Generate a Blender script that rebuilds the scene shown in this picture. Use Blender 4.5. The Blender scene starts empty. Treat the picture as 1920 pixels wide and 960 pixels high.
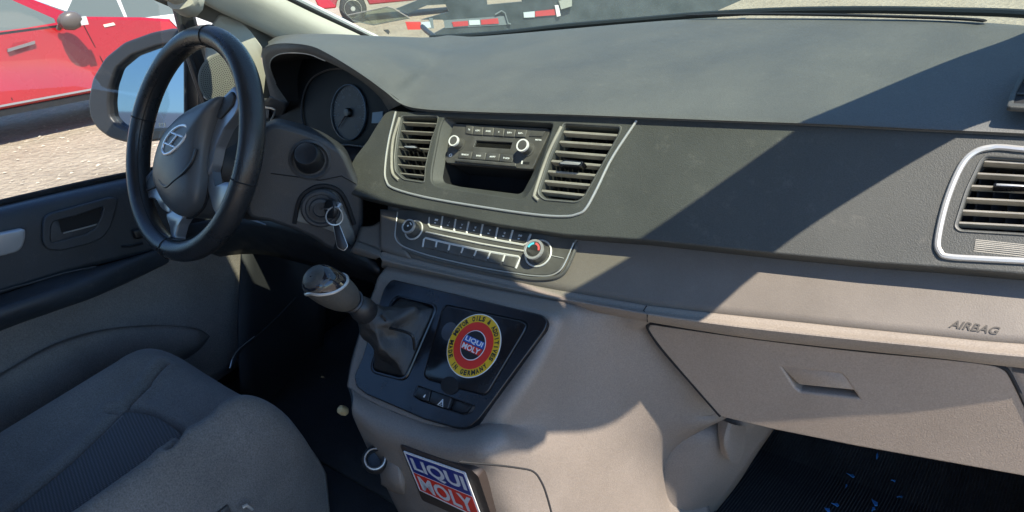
import bpy, bmesh, math, random
import numpy as np
from mathutils import Vector, Matrix
random.seed(7); rng = np.random.default_rng(7)
SC = bpy.context.scene
COL = SC.collection

# ------------------------------------------------------------------ camera
YAW, PITCH, ROLL, F = math.radians(42), math.radians(22), math.radians(-5), 1450.0   # F in photo pixels (1920 wide)
CAM = np.array([.8, 0., 1.4])
_f = np.array([-math.sin(YAW)*math.cos(PITCH), math.cos(YAW)*math.cos(PITCH), -math.sin(PITCH)])
_r0 = np.array([math.cos(YAW), math.sin(YAW), 0.]); _u0 = np.cross(_r0, _f)
_r = _r0*math.cos(ROLL)+_u0*math.sin(ROLL); _u = -_r0*math.sin(ROLL)+_u0*math.cos(ROLL)
cd = bpy.data.cameras.new('camera'); cam = bpy.data.objects.new('camera', cd); COL.objects.link(cam)
cd.sensor_width = 36; cd.lens = 36*F/1920; cd.clip_start = .02; cd.clip_end = 2000
M = Matrix.Identity(4)
for i in range(3):
    M[i][0] = _r[i]; M[i][1] = _u[i]; M[i][2] = -_f[i]; M[i][3] = CAM[i]
cam.matrix_world = M; SC.camera = cam
# ------------------------------------------------------------------ sky, sun, exposure
SUN = Vector((1, -.3, 1.6)).normalized()          # towards the sun
W = bpy.data.worlds.new('World'); SC.world = W; W.use_nodes = True
sk = W.node_tree.nodes.new('ShaderNodeTexSky'); sk.sky_type = 'NISHITA'; sk.sun_disc = False
sk.sun_elevation = math.asin(SUN.z); sk.sun_rotation = math.atan2(SUN.x, SUN.y)
sk.dust_density = .1; sk.air_density = 1.3; sk.ozone_density = 4.0; sk.altitude = 100
bg = W.node_tree.nodes['Background']; bg.inputs[1].default_value = .09
wb = W.node_tree.nodes.new('ShaderNodeMix'); wb.data_type = 'RGBA'; wb.blend_type = 'MULTIPLY'; wb.inputs[0].default_value = 1; wb.inputs[7].default_value = (.80, .98, 1.22, 1)
W.node_tree.links.new(sk.outputs[0], wb.inputs[6]); W.node_tree.links.new(wb.outputs[2], bg.inputs[0])
sd = bpy.data.lights.new('sun', 'SUN'); so = bpy.data.objects.new('sun', sd); COL.objects.link(so)
sd.energy = 3.9; sd.angle = math.radians(.5); sd.color = (1, .91, .78)
so.rotation_euler = SUN.to_track_quat('Z', 'Y').to_euler(); so.location = (6, -2, 9)
SC.view_settings.view_transform = 'Standard'; SC.view_settings.look = 'None'
SC.view_settings.exposure = 1.42; SC.view_settings.gamma = 1
SC.cycles.max_bounces = 10; SC.cycles.transparent_max_bounces = 16; SC.cycles.diffuse_bounces = 6
SC.cycles.caustics_reflective = False; SC.cycles.caustics_refractive = False

# ------------------------------------------------------------------ rays through photo pixels onto planes of the cabin
def ray(x, y): return _r*(x-960)/F-_u*(y-480)/F+_f
def atY(x, y, Y): d = ray(x, y); return CAM+d*(Y-CAM[1])/d[1]
def atX(x, y, X): d = ray(x, y); return CAM+d*(X-CAM[0])/d[0]
def atZ(x, y, Z): d = ray(x, y); return CAM+d*(Z-CAM[2])/d[2]
def Ys(pts): return [atY(*p) for p in pts]
def Xs(pts, X): return [atX(p[0], p[1], X) for p in pts]
class Plane:
    def __init__(s, o, h, n):
        s.o = np.array(o, float); s.h = np.array(h, float)/np.linalg.norm(h)
        s.n = np.array(n, float)/np.linalg.norm(n); s.up = np.cross(s.n, s.h)
    def hit(s, x, y, z=0):
        d = ray(x, y); o = s.o+s.n*z; return CAM+d*(((o-CAM)@s.n)/(d@s.n))
    def uv(s, x, y, z=0): p = s.hit(x, y, z)-s.o; return (p@s.h, p@s.up)
    def at(s, u, v, z=0): return s.o+s.h*u+s.up*v+s.n*z
    def uvs(s, pts, z=0): return [s.uv(p[0], p[1], z) for p in pts]
    def hits(s, pts, z=0): return [s.hit(p[0], p[1], z) for p in pts]
    def pt(s, p): p = np.array(p)-s.o; return np.array([p@s.h, p@s.up, p@s.n])
def lean_plane(o, k, lean):
    b = math.radians(lean); L = math.hypot(1, k)
    return Plane(o, (1, k, 0), (k/L*math.cos(b), -1/L*math.cos(b), math.sin(b)))

# ------------------------------------------------------------------ materials
MATS = {}
def mat(name, col, rough=.6, metal=0., bump=0., scale=400, var=0., vscale=6., spec=.5, coat=0., alpha_tint=None, sheen=0., grain=0., gscale=700):
    if name in MATS: return MATS[name]
    m = bpy.data.materials.new(name); m.use_nodes = True; nt = m.node_tree; b = nt.nodes['Principled BSDF']
    b.inputs['Base Color'].default_value = (*col, 1); b.inputs['Roughness'].default_value = rough
    b.inputs['Metallic'].default_value = metal; b.inputs['Specular IOR Level'].default_value = spec
    b.inputs['Coat Weight'].default_value = coat
    if sheen: b.inputs['Sheen Weight'].default_value = sheen
    tc = nt.nodes.new('ShaderNodeTexCoord')
    if bump:
        n = nt.nodes.new('ShaderNodeTexNoise'); n.inputs['Scale'].default_value = scale; n.inputs['Detail'].default_value = 3
        bp = nt.nodes.new('ShaderNodeBump'); bp.inputs['Strength'].default_value = bump; bp.inputs['Distance'].default_value = .001
        nt.links.new(tc.outputs['Object'], n.inputs['Vector']); nt.links.new(n.outputs[0], bp.inputs['Height']); nt.links.new(bp.outputs[0], b.inputs['Normal'])
    if var:
        n = nt.nodes.new('ShaderNodeTexNoise'); n.inputs['Scale'].default_value = vscale; n.inputs['Detail'].default_value = 8; n.inputs['Roughness'].default_value = .65
        r = nt.nodes.new('ShaderNodeMapRange'); r.inputs[1].default_value = .3; r.inputs[2].default_value = .7
        r.inputs[3].default_value = 1-var; r.inputs[4].default_value = 1+var
        mx = nt.nodes.new('ShaderNodeMix'); mx.data_type = 'RGBA'; mx.blend_type = 'MULTIPLY'; mx.inputs[0].default_value = 1
        mx.inputs[6].default_value = (*col, 1)
        nt.links.new(tc.outputs['Object'], n.inputs['Vector']); nt.links.new(n.outputs[0], r.inputs[0]); nt.links.new(r.outputs[0], mx.inputs[7])
        last = mx.outputs[2]
        if grain:
            g1 = nt.nodes.new('ShaderNodeTexNoise'); g1.inputs['Scale'].default_value = gscale; g1.inputs['Detail'].default_value = 2
            g2 = nt.nodes.new('ShaderNodeMapRange'); g2.inputs[1].default_value = .3; g2.inputs[2].default_value = .7; g2.inputs[3].default_value = 1-grain; g2.inputs[4].default_value = 1+grain
            g3 = nt.nodes.new('ShaderNodeMix'); g3.data_type = 'RGBA'; g3.blend_type = 'MULTIPLY'; g3.inputs[0].default_value = 1
            nt.links.new(tc.outputs['Object'], g1.inputs['Vector']); nt.links.new(g1.outputs[0], g2.inputs[0]); nt.links.new(last, g3.inputs[6]); nt.links.new(g2.outputs[0], g3.inputs[7]); last = g3.outputs[2]
            # thin dust: pale specks and streaks lying on the surface
            d1 = nt.nodes.new('ShaderNodeTexNoise'); d1.inputs['Scale'].default_value = 38; d1.inputs['Detail'].default_value = 12; d1.inputs['Roughness'].default_value = .8
            d2 = nt.nodes.new('ShaderNodeMapRange'); d2.inputs[1].default_value = .56; d2.inputs[2].default_value = .80; d2.inputs[3].default_value = 0; d2.inputs[4].default_value = .20
            d3 = nt.nodes.new('ShaderNodeMix'); d3.data_type = 'RGBA'; d3.inputs[7].default_value = (.34, .31, .26, 1)
            nt.links.new(tc.outputs['Object'], d1.inputs['Vector']); nt.links.new(d1.outputs[0], d2.inputs[0]); nt.links.new(d2.outputs[0], d3.inputs[0]); nt.links.new(last, d3.inputs[6]); last = d3.outputs[2]
        nt.links.new(last, b.inputs['Base Color'])
        r2 = nt.nodes.new('ShaderNodeMapRange'); r2.inputs[1].default_value = .3; r2.inputs[2].default_value = .7
        r2.inputs[3].default_value = max(rough-.1, .02); r2.inputs[4].default_value = min(rough+.1, 1)
        nt.links.new(n.outputs[0], r2.inputs[0]); nt.links.new(r2.outputs[0], b.inputs['Roughness'])
    MATS[name] = m; return m
def glass(name, tint, refl=.06, rough=0., dust=0.):
    m = bpy.data.materials.new(name); m.use_nodes = True; nt = m.node_tree; nt.nodes.clear()
    out = nt.nodes.new('ShaderNodeOutputMaterial'); mx = nt.nodes.new('ShaderNodeMixShader')
    t = nt.nodes.new('ShaderNodeBsdfTransparent'); t.inputs[0].default_value = (*tint, 1)
    g = nt.nodes.new('ShaderNodeBsdfGlossy'); g.inputs['Roughness'].default_value = rough
    mx.inputs[0].default_value = refl
    nt.links.new(t.outputs[0], mx.inputs[1]); nt.links.new(g.outputs[0], mx.inputs[2])
    if dust:
        tr = nt.nodes.new('ShaderNodeBsdfTranslucent'); tr.inputs[0].default_value = (.75, .80, .76, 1); m2 = nt.nodes.new('ShaderNodeMixShader')
        tc = nt.nodes.new('ShaderNodeTexCoord'); nz = nt.nodes.new('ShaderNodeTexNoise'); nz.inputs['Scale'].default_value = 14; nz.inputs['Detail'].default_value = 8
        mr = nt.nodes.new('ShaderNodeMapRange'); mr.inputs[1].default_value = .3; mr.inputs[2].default_value = .7; mr.inputs[3].default_value = dust*.6; mr.inputs[4].default_value = dust*1.4
        nt.links.new(tc.outputs['Object'], nz.inputs['Vector']); nt.links.new(nz.outputs[0], mr.inputs[0]); nt.links.new(mr.outputs[0], m2.inputs[0])
        nt.links.new(mx.outputs[0], m2.inputs[1]); nt.links.new(tr.outputs[0], m2.inputs[2]); nt.links.new(m2.outputs[0], out.inputs[0])
    else: nt.links.new(mx.outputs[0], out.inputs[0])
    MATS[name] = m; return m
DASH = mat('dash_plastic', (.100, .102, .098), .6, bump=.5, scale=700, var=.16, vscale=5, grain=.16)
UPP = mat('panel_plastic', (.054, .056, .051), .6, bump=.5, scale=700, var=.14, vscale=8, grain=.16)
LOWD = mat('taupe_plastic', (.245, .207, .170), .6, bump=.45, scale=600, var=.10, vscale=6, grain=.12, gscale=500)
GLOV = mat('glovebox_plastic', (.32, .255, .200), .6, bump=.4, scale=600, var=.10, vscale=6, grain=.12, gscale=500)
PANA = mat('satin_taupe_plastic', (.150, .130, .110), .5, bump=.2, scale=700, var=.10, vscale=8, grain=.08)
CONS = mat('grey_console_plastic', (.222, .186, .156), .55, bump=.5, scale=600, var=.12, vscale=5, grain=.12, gscale=500)
BLK = mat('black_plastic', (.014, .015, .017), .42, bump=.2, scale=900, var=.15, vscale=14)
BLKM = mat('matt_black', (.008, .008, .009), .8)
SHROUD = mat('column_plastic', (.035, .038, .042), .5, bump=.4, scale=700, var=.14, vscale=12, grain=.12)
GLOSS = mat('piano_black', (.010, .010, .012), .22, var=.15, vscale=25)
CHROME = mat('satin_chrome', (.55, .54, .51), .40, .6)
SILVER = mat('silver_paint', (.42, .43, .44), .35, .6)
VENTP = mat('vent_plastic', (.30, .28, .235), .5, bump=.25, scale=900, var=.2, vscale=30)
VFR = mat('vent_frame_plastic', (.11, .11, .10), .5, bump=.25, scale=900, var=.15, vscale=30)
WHITE = mat('white_print', (.75, .76, .76), .6)
LEATHER = mat('black_leather', (.022, .024, .027), .32, bump=.5, scale=420, var=.12, vscale=10)
WHEELP = mat('wheel_satin_plastic', (.080, .085, .090), .38, bump=.15, scale=700, var=.1, vscale=14)
SEATM = mat('seat_cloth', (.155, .138, .122), .95, bump=1., scale=500, var=.22, vscale=7, sheen=.2, grain=.28, gscale=420)
BEIGE = mat('beige_trim', (.53, .505, .435), .75, bump=.3, scale=500, var=.06)
DOORD = mat('door_dark_plastic', (.032, .038, .046), .5, bump=.5, scale=600, var=.18, grain=.15)
DOORG = mat('door_grey_cloth', (.20, .175, .155), .95, bump=.9, scale=500, var=.22, vscale=5, grain=.2, gscale=420)
CARPET = mat('carpet', (.026, .026, .028), .95, bump=1., scale=350, var=.3, vscale=30)
RUBBER = mat('rubber', (.012, .012, .013), .75, bump=.3, scale=300)
LENS = mat('gauge_lens', (.006, .007, .008), .5, spec=.15)
GREEN_GLASS = glass('windshield_glass', (.84, .89, .83), .05, dust=.025)
CLEAR = glass('window_glass', (.95, .965, .96), .05)

# ------------------------------------------------------------------ object helpers
def _props(o, label=None, cat=None, group=None, kind=None):
    if label: o['label'] = label
    if cat: o['category'] = cat
    if group: o['group'] = group
    if kind: o['kind'] = kind
    return o
def thing(name, label, cat, loc, group=None):
    o = bpy.data.objects.new(name, None); o.empty_display_size = .05; COL.objects.link(o); o.location = Vector([float(a) for a in loc])
    return _props(o, label, cat, group)
def link(name, me, m, parent=None, label=None, sharp=35):
    o = bpy.data.objects.new(name, me); COL.objects.link(o)
    if m is not None: me.materials.clear(); me.materials.append(m)
    if sharp is not None and len(me.polygons):
        me.polygons.foreach_set('use_smooth', [True]*len(me.polygons)); me.set_sharp_from_angle(angle=math.radians(sharp))
    if parent:
        o.parent = parent
        if parent.type == 'EMPTY': o.location = -parent.location
    if label: o['label'] = label
    return o
def pyd(name, V, Fc, m, parent=None, label=None, sharp=35, fix=True):
    me = bpy.data.meshes.new(name); me.from_pydata([tuple(float(c) for c in v) for v in V], [], Fc)
    if fix:
        bm = bmesh.new(); bm.from_mesh(me); bmesh.ops.remove_doubles(bm, verts=bm.verts, dist=1e-6); bmesh.ops.recalc_face_normals(bm, faces=bm.faces); bm.to_mesh(me); bm.free()
    return link(name, me, m, parent, label, sharp)
def join(parts):
    V, Fc = [], []
    for v, f in parts:
        n = len(V); V += [tuple(a) for a in v]; Fc += [tuple(i+n for i in q) for q in f]
    return V, Fc
def cr(pts, n, closed=False):
    """Catmull-Rom through pts, n samples per span"""
    P = [np.array(p, float) for p in pts]; N = len(P); out = []
    for i in range(N if closed else N-1):
        if closed: a, b, c, d = P[i-1], P[i], P[(i+1) % N], P[(i+2) % N]
        else: b, c = P[i], P[i+1]; a = P[i-1] if i else 2*b-c; d = P[i+2] if i+2 < N else 2*c-b
        for k in range(n):
            t = k/n; out.append(.5*(2*b+(c-a)*t+(2*a-5*b+4*c-d)*t*t+(3*b-a-3*c+d)*t**3))
    if not closed: out.append(P[-1])
    return out
def loft(rows, nu=6, nv=6, closed=False, smooth_v=True):
    R = [cr(r, nu, closed) for r in rows]
    cols = list(zip(*R))
    C = [cr(c, nv) if smooth_v else list(c) for c in cols]
    nr, nc = len(C[0]), len(C)
    V = [C[j][i] for i in range(nr) for j in range(nc)]
    Fc = []
    for i in range(nr-1):
        for j in range(nc if closed else nc-1):
            Fc.append((i*nc+j, i*nc+(j+1) % nc, (i+1)*nc+(j+1) % nc, (i+1)*nc+j))
    return V, Fc
def solid(o, t, offset=-1):
    md = o.modifiers.new('thickness', 'SOLIDIFY'); md.thickness = t; md.offset = offset; return o
def tube(pts, r, segs=8, closed=False, flat=1., nrm=None):
    P = [np.array(p, float) for p in pts]; N = len(P); V = []; Fc = []
    rr = r if hasattr(r, '__len__') else [r]*N
    prev = None
    for i in range(N):
        if closed: t = P[(i+1) % N]-P[i-1]
        else: t = P[min(i+1, N-1)]-P[max(i-1, 0)]
        t = t/(np.linalg.norm(t)+1e-12)
        if nrm is not None: a = np.array(nrm, float)
        elif prev is None: a = np.array([0, 0, 1.]) if abs(t[2]) < .9 else np.array([0, 1., 0])
        else: a = prev
        a = a-t*(a@t); a /= np.linalg.norm(a); prev = a; b = np.cross(t, a)
        for k in range(segs):
            q = 2*math.pi*k/segs; V.append(P[i]+rr[i]*(flat*math.cos(q)*a+math.sin(q)*b))
    for i in range(N if closed else N-1):
        j = (i+1) % N
        for k in range(segs): Fc.append((i*segs+k, i*segs+(k+1) % segs, j*segs+(k+1) % segs, j*segs+k))
    if not closed: Fc += [tuple(range(segs))[::-1], tuple((N-1)*segs+k for k in range(segs))]
    return V, Fc
def lathe(o, ax, prof, segs=32, ref=None, sx=1., cap=True):
    """prof: list of (radius, height along ax)"""
    o = np.array(o, float); ax = np.array(ax, float)/np.linalg.norm(ax)
    a = np.array(ref, float) if ref is not None else (np.array([1., 0, 0]) if abs(ax[0]) < .9 else np.array([0, 0, 1.]))
    a = a-ax*(a@ax); a /= np.linalg.norm(a); b = np.cross(ax, a); V = []; Fc = []
    for r, h in prof:
        for k in range(segs):
            q = 2*math.pi*k/segs; V.append(o+ax*h+r*(sx*math.cos(q)*a+math.sin(q)*b))
    for i in range(len(prof)-1):
        for k in range(segs): Fc.append((i*segs+k, i*segs+(k+1) % segs, (i+1)*segs+(k+1) % segs, (i+1)*segs+k))
    if cap: Fc += [tuple(range(segs))[::-1], tuple((len(prof)-1)*segs+k for k in range(segs))]
    return V, Fc
def rpoly(pts, r, n=5):
    """round the corners of a polygon (2-D)"""
    P = [np.array(p, float) for p in pts]; out = []; N = len(P)
    rr = r if hasattr(r, '__len__') else [r]*N
    for i in range(N):
        a, b, c = P[i-1], P[i], P[(i+1) % N]; d1 = a-b; d2 = c-b; l1 = np.linalg.norm(d1); l2 = np.linalg.norm(d2)
        t = min(rr[i], l1*.48, l2*.48)
        if t < 1e-6: out.append(b); continue
        p0 = b+d1/l1*t; p1 = b+d2/l2*t
        for k in range(n+1):
            s = k/n; out.append((1-s)**2*p0+2*s*(1-s)*b+s*s*p1)
    return out
def fill(name, pl, polys, z0, z1, m, parent=None, bevel=0., label=None):
    """polygon with holes on a plane, from height z0 to z1, with a rounded rim"""
    cu = bpy.data.curves.new('c', 'CURVE'); cu.dimensions = '2D'; cu.fill_mode = 'BOTH'
    cu.extrude = max((z1-z0)/2-bevel, 1e-5); cu.bevel_depth = bevel; cu.bevel_resolution = 2 if bevel else 0
    for i, p in enumerate(polys):
        s = cu.splines.new('POLY'); s.points.add(len(p)-1)
        for j, q in enumerate(p): s.points[j].co = (float(q[0]), float(q[1]), 0, 1)
        s.use_cyclic_u = True
    o = bpy.data.objects.new('c', cu); me = bpy.data.meshes.new_from_object(o)
    bpy.data.objects.remove(o); bpy.data.curves.remove(cu)
    zc = (z0+z1)/2
    n = len(me.vertices); co = np.empty(n*3, np.float32); me.vertices.foreach_get('co', co); co = co.reshape(-1, 3)
    w = pl.o+np.outer(co[:, 0], pl.h)+np.outer(co[:, 1], pl.up)+np.outer(co[:, 2]+zc, pl.n)
    me.vertices.foreach_set('co', w.astype(np.float32).ravel()); me.name = name; me.update()
    return link(name, me, m, parent, label, 40)
def prism(name, pl, poly, z0, z1, m, parent=None, label=None):
    n = len(poly); V = [pl.at(*p, z0) for p in poly]+[pl.at(*p, z1) for p in poly]
    Fc = [tuple(range(n))[::-1], tuple(range(n, 2*n))]+[(i, (i+1) % n, n+(i+1) % n, n+i) for i in range(n)]
    return pyd(name, V, Fc, m, parent, label, 30)
def pad(name, pl, poly, z0, z1, m, parent=None, r=.003, label=None):
    """prism whose top edge is rounded (rings shrunk towards the centroid)"""
    n = len(poly); c = np.mean(np.array(poly), 0); P = [np.array(p) for p in poly]
    size = np.mean([np.linalg.norm(p-c) for p in P]); rings = []
    for s, z in ((0, z0), (0, z1-r), (.3*r, z1-.3*r), (r, z1)):
        rings.append([pl.at(*(p+(c-p)*min(s/size, .9)), z) for p in P])
    V = [v for q in rings for v in q]; Fc = [tuple(range(n))[::-1], tuple(range(3*n, 4*n))]
    for k in range(3):
        for i in range(n): Fc.append((k*n+i, k*n+(i+1) % n, (k+1)*n+(i+1) % n, (k+1)*n+i))
    return pyd(name, V, Fc, m, parent, label, 50)
def walls(poly0, poly1, cap=True):
    n = len(poly0); V = list(poly0)+list(poly1); Fc = [(i, (i+1) % n, n+(i+1) % n, n+i) for i in range(n)]
    if cap: Fc.append(tuple(range(n, 2*n)))
    return V, Fc
def text(name, body, pl, c, h, m, parent, z=.0006, ang=0., w=None, shear=0., bold=0., th=.0003, up=None, label=None):
    cu = bpy.data.curves.new('t', 'FONT'); cu.body = body; cu.size = 1; cu.align_x = 'CENTER'; cu.align_y = 'CENTER'; cu.shear = shear; cu.offset = bold
    cu.resolution_u = 3
    o = bpy.data.objects.new('t', cu); me = bpy.data.meshes.new_from_object(o); bpy.data.objects.remove(o); bpy.data.curves.remove(cu)
    n = len(me.vertices); co = np.empty(n*3, np.float32); me.vertices.foreach_get('co', co); co = co.reshape(-1, 3)
    lo, hi = co.min(0), co.max(0); x = co[:, 0]-(lo[0]+hi[0])/2; y = co[:, 1]-(lo[1]+hi[1])/2
    sy = h/max(hi[1]-lo[1], 1e-6); sx = sy if w is None else w/max(hi[0]-lo[0], 1e-6)
    x = x*sx; y = y*sy; ca, sa = math.cos(ang), math.sin(ang)
    u = c[0]+x*ca-y*sa; v = c[1]+x*sa+y*ca
    p = pl.o+np.outer(u, pl.h)+np.outer(v, pl.up)+pl.n*z
    me.vertices.foreach_set('co', p.astype(np.float32).ravel()); me.update(); me.name = name
    return link(name, me, m, parent, label, None)
def mesh_box(a, b):
    (x0, y0, z0), (x1, y1, z1) = a, b
    V = [(x0, y0, z0), (x1, y0, z0), (x1, y1, z0), (x0, y1, z0), (x0, y0, z1), (x1, y0, z1), (x1, y1, z1), (x0, y1, z1)]
    return V, [(0, 3, 2, 1), (4, 5, 6, 7), (0, 1, 5, 4), (1, 2, 6, 5), (2, 3, 7, 6), (3, 0, 4, 7)]
def bevelmod(o, w, s=2):
    md = o.modifiers.new('bevel', 'BEVEL'); md.width = w; md.segments = s; md.limit_method = 'ANGLE'; md.angle_limit = math.radians(40); return o
def subsurf(o, l=1):
    md = o.modifiers.new('smooth', 'SUBSURF'); md.levels = l; md.render_levels = l; return o
def circ(c, r, n=32, sx=1.): return [(c[0]+r*sx*math.cos(2*math.pi*k/n), c[1]+r*math.sin(2*math.pi*k/n)) for k in range(n)]

# ================================================================== main planes of the dashboard
U = lean_plane((0, .88, 1.157), .15, 35)          # upper panel with vents and radio
A = lean_plane((-.16, .72, .935), .15, 42)        # heater control / airbag panel
K = lean_plane((.05, .655, .88), 0, 42)           # console front with the gear lever
CL = lean_plane((-.42, .93, 1.12), 0, 15)         # instrument cluster
G = lean_plane((.36, .822, .93), .15, -8)         # glovebox lid
def rel(p, d): return np.array(p)+np.array(d)

# ================================================================== dashboard
dash = thing('dashboard', 'grey van dashboard with sunlit top, round vents trim and beige lower half', 'dashboard', (.1, 1.0, .55))
front = [(495, 90, .86), (517, 82, .83), (550, 81, .80), (585, 86, .795), (615, 99, .795), (655, 122, .80), (692, 146, .815), (725, 170, .84)]
front3 = Ys(front)+[U.hit(*p, .004) for p in [(757, 194), (800, 203), (900, 208), (1080, 213), (1240, 219), (1400, 225), (1560, 231), (1720, 239), (1920, 248), (2150, 262), (2420, 282)]]
m1 = Ys([(503, 84, .93), (525, 74, .93), (560, 70, .92), (600, 72, .92), (640, 80, .92), (690, 92, .92), (735, 110, .93), (775, 128, .95)])
m2 = Ys([(512, 80, 1.0), (535, 71, 1.02), (575, 67, 1.02), (620, 66, 1.04), (665, 66, 1.05), (720, 68, 1.08), (780, 70, 1.15), (828, 73, 1.22)])
back = [np.array(p) for p in [(-.78, 1.12, 1.17), (-.72, 1.18, 1.17), (-.66, 1.22, 1.17), (-.60, 1.25, 1.17), (-.55, 1.27, 1.17), (-.50, 1.285, 1.175), (-.46, 1.29, 1.18)]]
back += Ys([(843, 71, 1.28), (893, 69, 1.29), (960, 64, 1.3), (1050, 56, 1.31), (1193, 43, 1.33), (1300, 36, 1.34), (1450, 34, 1.34), (1620, 35, 1.32), (1780, 39, 1.28), (1920, 48, 1.24), (2150, 72, 1.15), (2420, 105, 1.05)])
for i in range(8, len(front3)):
    a, b = front3[i], back[i]
    m1.append(a+(b-a)*.33+np.array([0, 0, .012])); m2.append(a+(b-a)*.67+np.array([0, 0, .012]))
lip1 = [p+np.array([0, .012, -.012])*(1 if i > 7 else 0) for i, p in enumerate(front3)]
lip2 = [p+np.array([0, .05, -.014])*(1 if i > 7 else 0) for i, p in enumerate(front3)]
V, Fc = loft([lip2, lip1, [p+np.array([0, .001, -.003])*(1 if i > 7 else 0) for i, p in enumerate(front3)], [p*.96+q*.04+np.array([0, 0, .003])*(1 if i > 7 else 0) for i, (p, q) in enumerate(zip(front3, m1))], m1, m2, back, [p+np.array([0, .06, -.06]) for p in back]], 6, 5)
top = pyd('top_pad', V, Fc, DASH, dash, 'dusty dark grey soft top with a diagonal shadow band')
# groove between the top pad and the panel below
gl = [U.hit(x, y, -.02) for x, y in [(735, 200), (900, 206), (1240, 216), (1560, 228), (1920, 245), (2420, 278)]]
V, Fc = loft([[p+np.array([0, .0, .012]) for p in gl], [p+np.array([0, .02, -.03]) for p in gl]], 4, 1, smooth_v=False)
pyd('groove', V, Fc, BLKM, dash)
# defroster slot along the glass
sl = Ys([(1280, 33.5, 1.318), (1400, 31, 1.315), (1560, 33, 1.30), (1700, 37, 1.275), (1800, 41, 1.25), (1850, 45, 1.235)])
pyd('defroster_slot', *tube([p+np.array([0, 0, .004]) for p in cr(sl, 6)], [.001]+[.006]*29+[.001], 6, flat=.4), BLKM, dash)
ws_line = Ys([(800, 72, 1.27), (843, 70, 1.285), (893, 67, 1.30), (960, 61, 1.31), (1050, 51, 1.325), (1193, 39, 1.345), (1300, 30, 1.355), (1450, 22, 1.36), (1620, 20, 1.34), (1780, 23, 1.31), (1920, 28, 1.27), (2150, 48, 1.18), (2420, 80, 1.08)])
# instrument hood
o_ = [(507, 182, .90), (495, 130, .885), (491, 104, .875)]+front+[(757, 193, .868)]
i_ = [(540, 192, .91), (517, 157, .895), (507, 128, .88), (509, 112, .865), (523, 102, .835), (547, 99, .805), (580, 102, .80), (610, 114, .80), (648, 133, .805), (684, 157, .82), (712, 182, .845), (728, 207, .86)]
O3, I3 = Ys(o_), Ys(i_)
O3[-1] = front3[8]
mid = [a*.5+b*.5+np.array([0, -.003, 0]) for a, b in zip(O3, I3)]
V, Fc = loft([O3, mid, I3], 5, 3); pyd('instrument_hood', V, Fc, DASH, dash)
D3 = [rel(p, (.012 if i < 4 else -.004, .09, -.012 if i > 2 else .01)) for i, p in enumerate(I3)]
V, Fc = loft([I3, D3], 5, 2, smooth_v=False); pyd('hood_cavity', V, Fc, BLKM, dash)
pyd('hood_rim', *tube(cr(I3[1:8], 6), .0012, 5), SILVER, dash)
# left end of the dashboard beside the cluster, mostly behind the wheel
ends = [[(507, 178, .90), (540, 192, .912), (532, 215, .93), (524, 250, .93)], [(502, 186, .91), (512, 196, .915), (512, 225, .93), (505, 270, .93)], [(470, 186, .92), (478, 200, .92), (476, 235, .92), (470, 290, .92)], [(410, 200, .93), (415, 215, .93), (418, 250, .92), (420, 310, .90)]]
V, Fc = loft([Ys(r) for r in ends], 5, 5); solid(pyd('end_panel', V, Fc, SHROUD, dash), .01, 0)
ev = thing  # (side vent on the far end)
pyd('side_vent_trim', *tube(Ys([(488, 200, .905), (510, 203, .902), (516, 206, .90), (514, 214, .90), (508, 226, .90)]), .0022, 6), CHROME, dash)
prism('side_vent', lean_plane(atY(500, 212, .915), 0, 10), [(-.02, -.012), (.012, -.010), (.016, .008), (-.02, .01)], -.004, .004, BLK, dash)

# ---- instrument cluster
cl = pyd('instrument_cluster', *join([walls(CL.hits([(500, 120), (560, 92), (650, 112), (735, 190), (732, 262), (690, 285), (590, 280), (520, 262), (490, 215)], 0), CL.hits([(500, 120), (560, 92), (650, 112), (735, 190), (732, 262), (690, 285), (590, 280), (520, 262), (490, 215)], -.01))]), LENS, dash)
V = CL.hits([(500, 120), (560, 92), (650, 112), (735, 190), (732, 262), (690, 285), (590, 280), (520, 262), (490, 215)], 0)
pyd('cluster_face', V, [tuple(range(len(V)))], LENS, cl)
c0 = CL.uv(655, 211); GR = .054
pyd('gauge_ring', *lathe(CL.at(*c0), CL.n, [(GR, 0), (GR, .004), (GR-.002, .0045), (GR-.003, .001)], 48, CL.h, cap=False), mat('gauge_ring', (.13, .16, .19), .4, .5), cl)
pyd('gauge_dial', *lathe(CL.at(*c0, .0005), CL.n, [(GR-.003, 0), (GR-.003, .0004)], 40, CL.h), mat('gauge_dial', (.008, .010, .013), .5), cl)
tk = []
GP = mat('gauge_print', (.17, .19, .21), .6)
for k in range(41):
    a = math.radians(225-k*270/40); L = .007 if k % 5 == 0 else .0035; w = .0007 if k % 5 == 0 else .0004
    d = np.array([math.cos(a), math.sin(a)]); t = np.array([-d[1], d[0]]); c = np.array(c0)
    q = [c+d*(GR-.006)+t*w, c+d*(GR-.006)-t*w, c+d*(GR-.006-L)-t*w, c+d*(GR-.006-L)+t*w]
    tk.append(([CL.at(*p, .0012) for p in q], [(0, 1, 2, 3)]))
pyd('gauge_ticks', *join(tk), GP, cl)
for k in range(0, 9):
    a = math.radians(225-k*270/8)
    text('lettering', str(k*20), CL, (c0[0]+.034*math.cos(a), c0[1]+.034*math.sin(a)), .0055, GP, cl, .0014)
n_a = math.radians(228)
pyd('gauge_needle', *tube([CL.at(c0[0], c0[1], .004), CL.at(c0[0]+.042*math.cos(n_a), c0[1]+.042*math.sin(n_a), .004)], [.0018, .0007], 6), mat('needle', (.06, .03, .03), .5), cl)
pyd('needle_hub', *lathe(CL.at(*c0), CL.n, [(.009, 0), (.009, .006), (.007, .008), (0.0005, .0085)], 20), BLK, cl)
pyd('cluster_display', *mesh_box((0, 0, 0), (1, 1, 1)), None, cl) if False else None
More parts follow.
